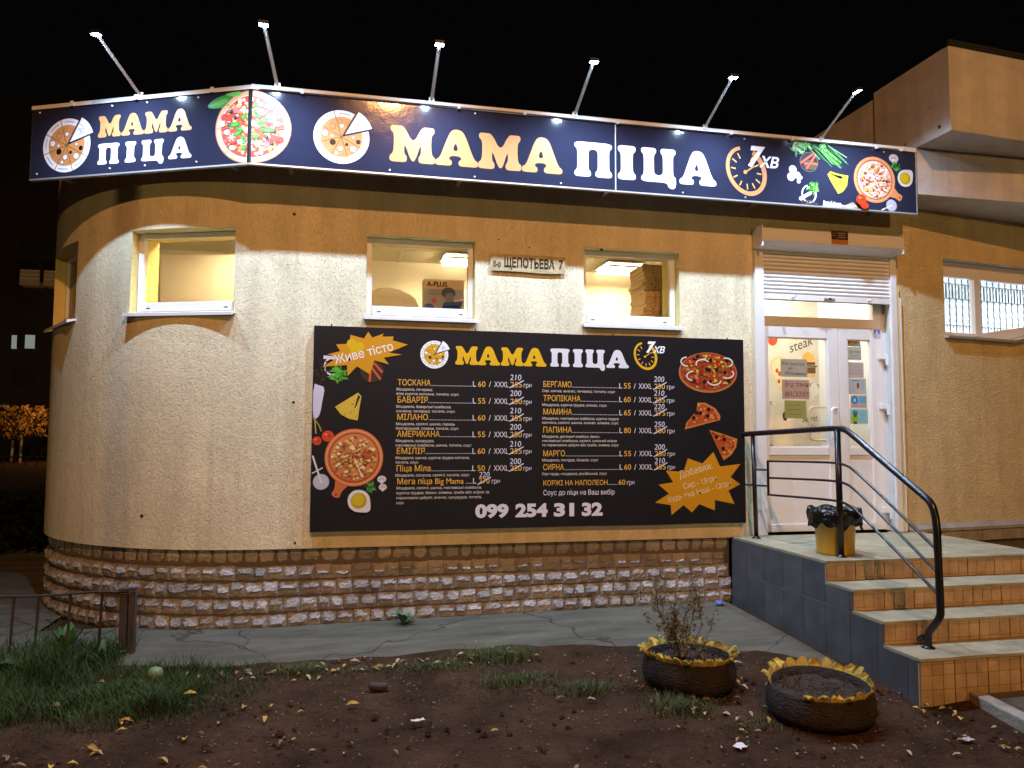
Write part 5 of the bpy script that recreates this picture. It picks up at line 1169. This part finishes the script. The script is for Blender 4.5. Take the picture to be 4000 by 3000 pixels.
for j, (tt, dd) in enumerate(((1.3, 1.5), (2.6, 2.4), (1.3, 3.2), (3.6, 1.5))):
    p = RP(tt, 4.14, -dd); ceiling_light(p.x, p.y, 4.14, 'white tube ceiling light in the bright room behind the barred window', M['white_tube'], .35, .35, 'lights in the barred room')
# plinth
pm = MB(); pm.poly([RP(-.0, -.25, -.02), RP(4.5, -.25, -.02), RP(4.5, .70, -.02), RP(0, .70, -.02)]); pm.build('plinth_wall', M['mortar'], rb)
pm = MB(); pm.mesh([RP(.0, .655, .05), RP(4.5, .655, .05), RP(4.5, .685, .05), RP(0, .685, .05), RP(0, .735, -.001), RP(4.5, .735, -.001), RP(0, .655, -.02), RP(4.5, .655, -.02)], [(0, 1, 2, 3), (3, 2, 5, 4), (6, 7, 1, 0)]); pm.build('plinth_ledge', M['concrete'], rb)
for i in range(14):
    a = .18+i*.30; MB().obox(RP(a+.145, .59, .0), rux*.146, rn*.03, Vector((0, 0, .06))).build('plinth_stone', M['stone'], rb, bevel=.008)
# concrete fascia beam and boxy canopy
bx0, bx1 = 5.682, 10.5
MB().box(bx0, bx1, 6.655, 7.4, 4.125, 4.607).build('fascia_beam', M['render_smooth'], rb, bevel=.006)
ca = R(5); cu = Vector((math.cos(ca), math.sin(ca), 0)); c0 = Vector((5.683, 6.185, 0)); cl = Vector((5.683, 7.27, 0)); LB = 5
cb = MB(); far0 = c0+cu*LB; far1 = cl+cu*LB
q4 = [c0, far0, far1, cl]
cb.mesh([(p.x, p.y, z) for z in (4.612, 5.462) for p in q4], [(3, 2, 1, 0), (4, 5, 6, 7), (0, 1, 5, 4), (1, 2, 6, 5), (2, 3, 7, 6), (3, 0, 4, 7)])
cb.build('canopy_box', M['render_smooth'], rb, bevel=.006)
MB().obox(c0+cu*2.5+Vector((0, -.008, 5.485)), cu*2.52, Vector((0, .02, 0)), Vector((0, 0, .022))).build('canopy_coping', M['dark'], rb)
MB().box(5.70, 9, 7.28, 11.5, 4.62, 5.40).build('rear_parapet', M['render_smooth'], rb)
for (y, z, r_) in ((6.33, 4.70, .018), (6.45, 4.95, .006), (6.8, 4.70, .009)): MB().tube([(5.6832, y, z), (5.6795, y, z+.0)], r_, 10).build('drain_hole', M['dark'], rb)
# strips between shutter guide and wing wall
pm = MB(); pm.box(5.692, 5.722, 7.01, 7.048, .67, 3.25); pm.build('door_edge_strip', M['reveal'], rb); MB().box(5.726, 5.742, 7.005, 7.046, .67, 3.12).build('cable_trunk', M['pvc'], rb)

# wall marks: old anchors and drill holes in the plaster
for s, z, r_ in ((-.47, 3.62, .014), (-.44, 1.93, .012), (-1.75, .93, .016), (-.40, .70, .010), (2.43, 3.46, .012), (1.40, 3.50, .007), (1.70, 3.44, .007)):
    p, nn = wp(s); MB().tube([p+nn*.0035+Vector((0, 0, z)), p-nn*.02+Vector((0, 0, z+.006))], r_, 7).build('wall_anchor', M['dark'], shop)

# ------------------------------------------------------------------ kerb at lower right
kb = MB(); K0 = Vector((4.19, 4.52, gz(4.2, 4.5)-.10)); K1 = Vector((3.98, 2.6, gz(4.1, 2.6)-.10)); kd = (K1-K0).normalized(); kn = Vector((kd.y, -kd.x, 0)).normalized()
Lk = (K1-K0).length; i = 0
while i*.98 < Lk:
    a = K0+kd*(i*.98); MB().obox(a+kd*.485+Vector((0, 0, .075)), kd*.485, kn*.05, Vector((0, 0, .085))).build('kerb_stone', M['concrete'], None, bevel=.012); i += 1
ks = [o for o in col.objects if o.name.startswith('kerb_stone')]
for o, l in zip(ks, ('concrete kerb stone touching the bottom step', 'concrete kerb stone at the lower right edge, second from the steps')): tag(o, l, 'kerb', 'kerb stones along the path')
for o in ks[2:]: bpy.data.objects.remove(o)

# ------------------------------------------------------------------ low fence on the left
fe = thing('garden_fence', (-2.1, 6.7, -.05), 'low rusty fence with a weathered wooden end post left of the rounded wall', 'fence')
f0 = Vector((-1.62, 6.60, 0)); f1 = Vector((-2.95, 6.86, 0)); fdv = (f1-f0)
for k in (-.028, .034): MB().obox(f0+Vector((k, 0, gz(-1.6, 6.6)+.21)), Vector((.026, 0, 0)), Vector((0, .03, 0)), Vector((0, 0, .255 if k > 0 else .245))).build('post', M['wood'], fe, bevel=.006)
MB().obox(f0+Vector((0, 0, .435)), Vector((.062, 0, 0)), Vector((0, .036, 0)), Vector((0, 0, .012))).build('post_cap', M['wood'], fe)
MB().tube([f0+fdv*t+Vector((0, 0, .415-.05*t+.008*math.sin(t*9))) for t in (0, .2, .4, .6, .8, 1)], .010, 7).build('top_wire', M['rust'], fe)
for t in (.16, .34, .52, .66, .82, .98):
    p = f0+fdv*t; MB().tube([p+Vector((0, 0, gz(p.x, p.y)-.02)), p+Vector((.006, 0, .15)), p+Vector((.014, 0, .405-.05*t))], .011, 7).build('picket', M['rust'], fe)
q = random.Random(8)
for t in (.1, .24, .30, .42, .60):
    p = f0+fdv*t; MB().tube(smooth_path([p+Vector((q.uniform(-.06, .06), 0, .30+q.uniform(-.1, .05))), p+Vector((q.uniform(-.1, .02), .02, .2)), p+Vector((q.uniform(.0, .12), 0, .14)), p+Vector((q.uniform(-.1, .1), .01, .08))], 2), .003, 5).build('loose_wire', M['rust'], fe)

# ------------------------------------------------------------------ grass and weeds
q = random.Random(11); gm = MB()
def blade(x, y, h, m_):
    z = gz(x, y)-.03; a = q.uniform(0, 6.28); w_ = q.uniform(.0015, .0035); l_ = h*q.uniform(.3, 1.3); b = a+q.uniform(-.8, .8)
    ux_, uy_ = math.cos(a+1.57)*w_, math.sin(a+1.57)*w_; lx, ly = math.cos(b)*l_, math.sin(b)*l_
    n = len(m_.v); m_.v += [(x-ux_, y-uy_, z), (x+ux_, y+uy_, z), (x+lx*.35+ux_*.8, y+ly*.35+uy_*.8, z+h*.6), (x+lx*.35-ux_*.8, y+ly*.35-uy_*.8, z+h*.6), (x+lx, y+ly, z+h)]
    m_.f += [(n, n+1, n+2, n+3), (n+3, n+2, n+4)]; m_.c += [None]*2
cnt_ = 0
while cnt_ < 42000:
    x = q.uniform(-3.6, .2); y = q.uniform(4.9, 6.75)
    lim = edge_y(x)+.03 if x > -1.6 else 6.95
    if y > lim: continue
    dens = 1.0 if (x < -.95 and y > 5.35) else 0
    if x >= -.95: dens = max(0, 1-(x+.95)/.55)*(1 if y > 5.4 else .4)
    if y <= 5.35: dens = max(0, 1-(5.35-y)/.3)*.6*(1 if x < -.9 else .2)
    n_ = noise.noise(Vector((x*2.2, y*2.2, 1)))*.9+.6
    if q.random() > dens*max(.08, n_): continue
    h = (.02+.115*q.random()**2)*(.6+.8*max(0, noise.noise(Vector((x*3, y*3, 7)))+.5))*(1.0+.9*max(0, min(1, (y-6.0)/.6)))*(1 if x < -1 else .7); blade(x, y, h, gm); cnt_ += 1
tag(gm.build('grass', M['grass']), 'green grass growing below the low fence on the left', 'grass', kind='stuff')
gm = MB()
for cx, cy, rx, ry, n_, h in ((-.28, 5.93, .18, .08, 900, .08), (.72, 5.80, .35, .10, 900, .07), (1.12, 5.95, .22, .12, 900, .10), (1.20, 5.42, .25, .10, 700, .08), (1.65, 5.20, .22, .09, 800, .07), (2.16, 4.78, .2, .12, 900, .09), (1.35, 5.95, .12, .1, 350, .1), (2.55, 4.45, .3, .12, 300, .05), (.1, 5.85, .5, .06, 500, .06), (1.3, 5.4, .9, .3, 500, .04)):
    for _ in range(n_): blade(q.gauss(cx, rx*.5), q.gauss(cy, ry*.6), h*q.uniform(.4, 1.1), gm)
tag(gm.build('grass_tufts', mat('sparse_grass', (.075, .095, .03), .8, var=(3, .5))), 'sparse grass tufts along the edge of the pavement', 'grass', kind='stuff')

def weed(cx, cy, z0, n, L, label, seed, name='broadleaf_weed', up=.5, wd=.3):
    q = random.Random(seed); t = thing(name, (cx, cy, z0), label, 'plant')
    for i in range(n):
        a = 6.283*i/n+q.uniform(-.3, .3); l_ = L*q.uniform(.65, 1.1); el = up+q.uniform(-.25, .35); m_ = MB(); s_ = Vector((-math.sin(a), math.cos(a), 0)); p0 = Vector((cx, cy, z0)); pts = []
        for k in range(6):
            u = k/5; r_ = l_*u; z = l_*(math.sin(el)*u*1.25-.55*u*u*math.cos(el)*.6); w_ = l_*wd*math.sin(math.pi*min(.97, .12+u*.88))**.8*.5
            c = p0+Vector((math.cos(a)*r_*math.cos(el), math.sin(a)*r_*math.cos(el), z)); pts.append((c+s_*w_+Vector((0, 0, w_*.35)), c, c-s_*w_+Vector((0, 0, w_*.35))))
        for (a1, b1, c1), (a2, b2, c2) in zip(pts, pts[1:]): m_.poly([b1, a1, a2, b2]); m_.poly([c1, b1, b2, c2])
        m_.build('leaf', M['weedleaf'], t, smooth=True)
weed(.545, 6.90, -.012, 9, .17, 'bright green broad-leaved weed growing at the foot of the stone plinth', 3, up=.7)
weed(-2.05, 6.62, -.07, 7, .28, 'tall dark broad-leaved weed in front of the fence', 6, up=1.0, wd=.4)
weed(-2.36, 6.30, -.085, 9, .26, 'bluish broad-leaved weed at the left edge of the grass', 9, up=.5, wd=.45)
weed(-2.55, 6.05, -.095, 8, .22, 'low broad-leaved weed at the far left of the grass', 12, up=.4, wd=.45)
weed(-1.75, 6.45, -.075, 8, .18, 'small dark weed at the foot of the wooden fence post', 15, up=.7, wd=.3)

# ------------------------------------------------------------------ fallen leaves and litter
lms = []
for k in range(5):
    rr = random.Random(40+k); v = []; n = 7; W_ = rr.uniform(.34, .5)
    for i in range(n):
        u = i/(n-1); w_ = W_*math.sin(math.pi*min(.98, .04+u*.94))**.8*(1+rr.uniform(-.2, .2)); z = .12*math.sin(u*3.1+rr.uniform(-.2, .2)); c = rr.uniform(.15, .4)
        v += [(u-.5, w_*.5, z+w_*c), (u-.5, 0, z), (u-.5, -w_*.5, z+w_*c*rr.uniform(.3, 1.2))]
    f = []
    for i in range(n-1): a = i*3; f += [(a+1, a, a+3, a+4), (a+2, a+1, a+4, a+5)]
    f_st = len(v); v += [(-.5, .012, .02), (-.5, -.012, .02), (-.85, 0, .06)]; f.append((f_st, f_st+1, f_st+2))
    for mi, mt in enumerate(LEAFM):
        me = bpy.data.meshes.new('fallen_leaf'); me.from_pydata(v, [], f); me.materials.append(mt); me.polygons.foreach_set('use_smooth', [True]*len(me.polygons)); lms.append(me)
q = random.Random(77)
def fallen(n, fn, label, group, pal=(0, 1, 2, 3), size=(.04, .08)):
    for _ in range(n):
        x, y = fn(); ci = q.choice(pal); me = lms[q.randrange(5)*4+ci]; o = bpy.data.objects.new('fallen_leaf', me); col.objects.link(o); s_ = q.uniform(*size)*.85
        o.location = (x, y, gz(x, y)+.004); o.scale = (s_, s_, s_); o.rotation_euler = (q.uniform(-.5, .5), q.uniform(-.35, .35), q.uniform(0, 6.28)); tag(o, ('ochre ', 'dark brown ', 'pale ', 'yellow ')[ci]+label, 'leaf', group+' '+('ochre', 'brown', 'pale', 'yellow')[ci])
def along():
    x = q.uniform(-.85, 1.5); return x, edge_y(x)-abs(q.gauss(.17, .10))
fallen(75, along, 'dry leaf lying along the edge of the pavement in front of the plinth', 'leaves along the pavement edge', (0, 0, 2, 2, 1), (.04, .09))
fallen(62, lambda: (q.gauss(2.6, .55), q.gauss(4.85, .38)), 'dry leaf lying on the earth around the tyre planters', 'leaves around the tyre planters', (0, 0, 1, 2), (.04, .085))
fallen(58, lambda: (q.uniform(-2.2, .1), q.uniform(4.2, 5.4)), 'autumn leaf on the dark earth at the lower left', 'leaves on the dark earth', (0, 1, 0, 3), (.05, .10))
fallen(16, lambda: (q.uniform(-2.0, -.7), q.uniform(5.5, 6.1)), 'autumn leaf caught in the grass on the left', 'leaves in the grass', (0, 3, 1), (.06, .10))
fallen(34, lambda: (q.uniform(-.2, 3.6), q.uniform(3.4, 4.9)), 'dry leaf on the trodden earth in the foreground', 'leaves on the trodden earth', (0, 1, 2, 2), (.035, .07))
fallen(22, lambda: (q.uniform(3.5, 4.1), q.uniform(3.6, 4.5)), 'dry leaf lying beside the kerb at the foot of the steps', 'leaves by the kerb', (0, 2, 3), (.04, .085))
fallen(7, lambda: (q.uniform(-.5, 2.8), q.uniform(6.3, 6.95)), 'dry leaf lying on the grey pavement by the plinth', 'leaves on the pavement', (0, 2), (.025, .045))
fallen(10, lambda: (2.42+q.gauss(0, .12), 5.16+q.gauss(0, .1)), 'dry leaf on the soil of the planter with the shrub', 'leaves in the planter', (0, 2, 3), (.03, .05))
for o in [o for o in col.objects if str(o.get('group')).startswith('leaves in the planter')]: o.location.z = sz1+.012
# crumbs and small stones
gm = MB()
for _ in range(1500):
    x, y = q.uniform(-2.4, 4.0), q.uniform(2.8, 6.0)
    if y > edge_y(x): continue
    s_ = q.uniform(.003, .010)*(1.5 if q.random() < .08 else 1); z = gz(x, y)-.006
    v = [Vector((x+s_*q.uniform(.6, 1.2)*math.cos(a), y+s_*q.uniform(.6, 1.2)*math.sin(a), z)) for a in (0, 1.57, 3.14, 4.71)]+[Vector((x+q.uniform(-.3, .3)*s_, y, z+s_*q.uniform(.6, 1.1)))]
    gm.mesh(v, [(0, 1, 4), (1, 2, 4), (2, 3, 4), (3, 0, 4)])
tag(gm.build('gravel_fine' if False else 'gravel', mat('small_stones', (.19, .15, .12), .9, var=(40, .6))), 'small stones and crumbs scattered over the earth', 'gravel', kind='stuff')
def scrap(x, y, w_, h_, label, seed, c=(.7, .68, .64), name='paper_scrap', rz=0, cat='litter'):
    r_ = random.Random(seed); m_ = MB(); z = gz(x, y)+.004; n = 5
    for j in range(n):
        for i in range(n):
            u, t = (i/(n-1)-.5)*w_, (j/(n-1)-.5)*h_; m_.v.append((x+u*math.cos(rz)-t*math.sin(rz)+r_.uniform(-.004, .004), y+u*math.sin(rz)+t*math.cos(rz)+r_.uniform(-.004, .004), z+r_.uniform(0, .012)))
    for j in range(n-1):
        for i in range(n-1): a = j*n+i; m_.f.append((a, a+1, a+n+1, a+n)); m_.c.append(None)
    tag(m_.build(name, mat(name+str(seed), c, .7), None), label, cat)
scrap(.478, 4.872, .085, .03, 'thin white paper strip on the bare earth left of centre', 1, rz=.2)
scrap(2.252, 4.151, .075, .06, 'square white paper scrap on the earth in front of the tyre planters', 2, rz=.5)
scrap(3.62, 3.98, .07, .05, 'crumpled pale wrapper on the earth near the bottom step', 3, (.45, .45, .5))
scrap(-.2, 4.25, .05, .02, 'tiny white scrap on the dark earth at lower left', 4)
m_ = MB(); r_ = random.Random(5); x, y = 3.55, 6.90; ico = []
for k in range(5):
    for j in range(9): a = 6.283*j/9; rr_ = .045*math.sin(math.pi*(k+.5)/5)*r_.uniform(.7, 1.2); m_.v.append((x+rr_*math.cos(a)*1.25, y+rr_*math.sin(a)*.8, gz(x, y)+.008+.045*k/4+r_.uniform(-.006, .006)))
for k in range(4):
    for j in range(9): m_.f.append((k*9+j, k*9+(j+1) % 9, (k+1)*9+(j+1) % 9, (k+1)*9+j)); m_.c.append(None)
m_.f.append(tuple(36+j for j in range(9))); m_.c.append(None)
tag(m_.build('crumpled_wrapper', mat('blue_foil', (.10, .17, .55), .3, spec=.6), None), 'crumpled blue wrapper lying in the corner between plinth and steps', 'litter')
m_ = MB(); r_ = random.Random(6)
p = [Vector((.195+.13*k/8, 5.45-.01*k/8, gz(.26, 5.44)+.022+.003*math.sin(k))) for k in range(9)]
m_.tube(p, [.014, .024, .027, .026, .028, .026, .027, .024, .013], 9); tag(m_.build('log_piece', M['wood'], smooth=True), 'short dark piece of wood lying on the earth near the pavement', 'wood')
m_ = MB(); m_.lathe((-1.27, 5.965, gz(-1.27, 5.97)-.01), [(0, 0), (.035, .005), (.052, .035), (.054, .06), (.04, .088), (.016, .098), (.006, .092), (0, .090)], 16)
tag(m_.build('green_fruit', mat('green_fruit_skin', (.16, .22, .07), .5, var=(14, .15)), smooth=True), 'round pale green fruit lying in the grass on the left', 'fruit')

# ------------------------------------------------------------------ street lamp behind the photographer (lights the whole front)
LP = Vector((1.0, -5.4, 10.2))
sl_ = thing('street_lamp', (LP.x-1.0, LP.y-.4, gz(-3, -5)), 'sodium street lamp on a tall pole behind the viewpoint', 'lamp')
MB().tube([(LP.x-1.0, LP.y-.4, -.3), (LP.x-1.0, LP.y-.4, 9.6), (LP.x-.7, LP.y-.3, 10.3), (LP.x, LP.y, 10.44)], [.09, .07, .04, .035], 12).build('pole', M['zinc'], sl_, smooth=True)
MB().obox((LP.x, LP.y, 10.42), Vector((.22, 0, 0)), Vector((0, .13, 0)), Vector((0, 0, .05))).build('lamp_head', M['zinc'], sl_, bevel=.02)
ld = bpy.data.lights.new('sodium', 'POINT'); ld.energy = SODIUM_W; ld.color = SODIUM; ld.shadow_soft_size = .10
lo = bpy.data.objects.new('sodium_lamp', ld); col.objects.link(lo); lo.parent = sl_; lo.location = LP-WLOC[sl_.name]

s2 = thing('street_lamp', (7.2, -46, -.2), 'unseen street lamp added far behind the viewpoint as a weak fill light', 'lamp')  # added lamp, fills the shaded band under the sign
MB().tube([(7.2, -46, -.3), (7.2, -46, 7.6), (6.0, -45.6, 8.2)], [.09, .06, .04], 10).build('pole', M['zinc'], s2); MB().obox((5.9, -45.6, 8.25), Vector((.22, 0, 0)), Vector((0, .13, 0)), Vector((0, 0, .05))).build('lamp_head', M['zinc'], s2)
ld = bpy.data.lights.new('street', 'POINT'); ld.energy = 11500; ld.color = (1, .62, .22); ld.shadow_soft_size = .15
lo = bpy.data.objects.new('street_fill', ld); col.objects.link(lo); lo.parent = s2; lo.location = Vector((5.9, -45.6, 8.0))-WLOC[s2.name]

# ------------------------------------------------------------------ far left: a block of flats, a lit yard with small trees
fb_ = thing('apartment_block', (-24, 62, -.3), 'dark block of flats far behind on the left with two lit windows', 'building')
MB().box(-34, -17, 60, 70, -.4, 26).build('wall', M['far_wall'], fb_)
M['farlit'] = emit('far_lit_window', (.9, 1, .85), .22); M['farbal'] = mat('balcony_panel', (.5, .45, .45), .8)
for x, z, w_ in ((-21.75, 8.1, .62), (-22.75, 8.05, .32)): MB().box(x-w_/2, x+w_/2, 59.93, 59.99, z-.5, z+.45).build('lit_window', M['farlit'], fb_)
M['farglow'] = emit('far_balcony_lamp', (1, .72, .66), .02)
for x0, x1 in ((-22.2, -20.95), (-20.7, -19.2)):
    b_ = MB().box(x0, x1, 58.9, 59.9, 11.9, 12.2); b_.box(x0, x1, 58.9, 58.96, 12.2, 13.0); o = b_.build('balcony', M['farbal'], fb_)
    for k in range(3): MB().box(x0+.05, x1-.05, 58.86, 58.89, 12.35+k*.28, 12.43+k*.28).build('rail', M['pvc'], o)
for x in range(-30, -18, 4):
    for z in (2.5, 5.5, 8.4, 11.5, 14.5): MB().box(x-.7, x+.7, 59.95, 59.99, z-.7, z+.7).build('window', M['dark'], fb_)
q = random.Random(31)
def far_tree(x, y, h, label):
    t = thing('street_tree', (x, y, -.3), label, 'tree', 'small trees in the lit yard'); MB().tube([(x, y, -.35), (x+.05, y, h*.35), (x-.03, y, h*.6)], [.09, .07, .05], 7).build('trunk', M['whitebark'], t)
    lm = MB()
    for _ in range(420):
        a = q.uniform(0, 6.28); r_ = q.random()**.5*h*.36; zz2 = h*.42+q.random()*h*.5; c = Vector((x+r_*math.cos(a), y+r_*math.sin(a), zz2)); b = Vector((q.uniform(-1, 1), q.uniform(-1, 1), q.uniform(-1, 1))).normalized(); s_ = b.orthogonal().normalized(); l_ = q.uniform(.08, .17)
        lm.poly([c-b*l_, c+s_*l_*.6, c+b*l_, c-s_*l_*.6])
    tag(lm.build('crown', M['farleaf'], t), kind='stuff')
for (x, y, h), l in zip(((-19.6, 52, 3.1), (-18.4, 50, 3.5), (-17.4, 53, 3.4)), ('leftmost of the small lit trees far behind on the left', 'middle one of the small lit trees far behind on the left', 'small lit tree far behind nearest the rounded wall')): far_tree(x, y, h, l)
yl = thing('yard_lamp', (-18.6, 47, -.3), 'distant orange yard lamp hidden behind the shop corner', 'lamp'); MB().tube([(-15.5, 49, -.4), (-15.5, 49, 4.6)], .05, 8).build('pole', M['zinc'], yl)
ld = bpy.data.lights.new('yard', 'POINT'); ld.energy = 550; ld.color = (1, .5, .15); ld.shadow_soft_size = .1; lo = bpy.data.objects.new('yard_light', ld); col.objects.link(lo); lo.parent = yl; lo.location = Vector((-15.5, 48.8, 4.6))-WLOC[yl.name]
yf = thing('yard_fence', (-18.5, 46, -.3), 'low dark railing in front of the distant lit yard', 'fence')
MB().box(-22, -14, 45.97, 46.03, .32, .40).build('rail', M['rust'], yf)
for k in range(14): MB().box(-21.6+k*.55, -21.55+k*.55, 45.98, 46.02, -.35, .32).build('post', M['rust'], yf)

hg = thing('hedge', (-5.6, 12.5, -.2), 'dark unlit hedge behind the shop corner at the far left', 'hedge')
q = random.Random(55); hm = MB()
for _ in range(5200):
    x = q.uniform(-8.5, -3.6); y = q.uniform(12.0, 13.4); top_ = .72+.22*noise.noise(Vector((x*1.1, y, 3)))+.1*noise.noise(Vector((x*4, y*4, 1))); z = -.3+(top_+.3)*q.random()**.6
    b = Vector((q.uniform(-1, 1), q.uniform(-1, 1), q.uniform(-1, 1))).normalized(); s_ = b.orthogonal().normalized(); l_ = q.uniform(.05, .11); c = Vector((x, y, z)); hm.poly([c-b*l_, c+s_*l_*.5, c+b*l_, c-s_*l_*.5])
tag(hm.build('foliage', mat('dark_foliage', (.010, .012, .007), .9, spec=.05, var=(3, .5)), hg), kind='stuff')
hb_ = MB()
for k in range(9): x = -8.2+k*.55; hb_.tube([(x, 12.7, -.3), (x+.05, 12.7, .3)], .025, 6)
hb_.build('stems', M['twig'], hg)

q = random.Random(91); gm = MB()
for _ in range(420):
    x, y = q.uniform(-2.6, 4.0), q.uniform(2.8, 5.95)
    if y > edge_y(x)-.03: continue
    s_ = q.uniform(.010, .026)*(1.4 if q.random() < .1 else 1); z = gz(x, y)-.012; ph = q.random()*6
    v = [Vector((x+s_*q.uniform(.6, 1.2)*math.cos(ph+k*1.047), y+s_*q.uniform(.6, 1.2)*math.sin(ph+k*1.047), z)) for k in range(6)]+[Vector((x+s_*.5*math.cos(ph+k*2.1), y+s_*.5*math.sin(ph+k*2.1), z+s_*q.uniform(.5, .9))) for k in range(3)]
    gm.mesh(v, [(0, 1, 6), (1, 2, 7, 6), (2, 3, 7), (3, 4, 8, 7), (4, 5, 8), (5, 0, 6, 8), (6, 7, 8)])
tag(gm.build('earth_clods', M['dirt']), 'clods of earth scattered over the trodden ground', 'soil', kind='stuff')
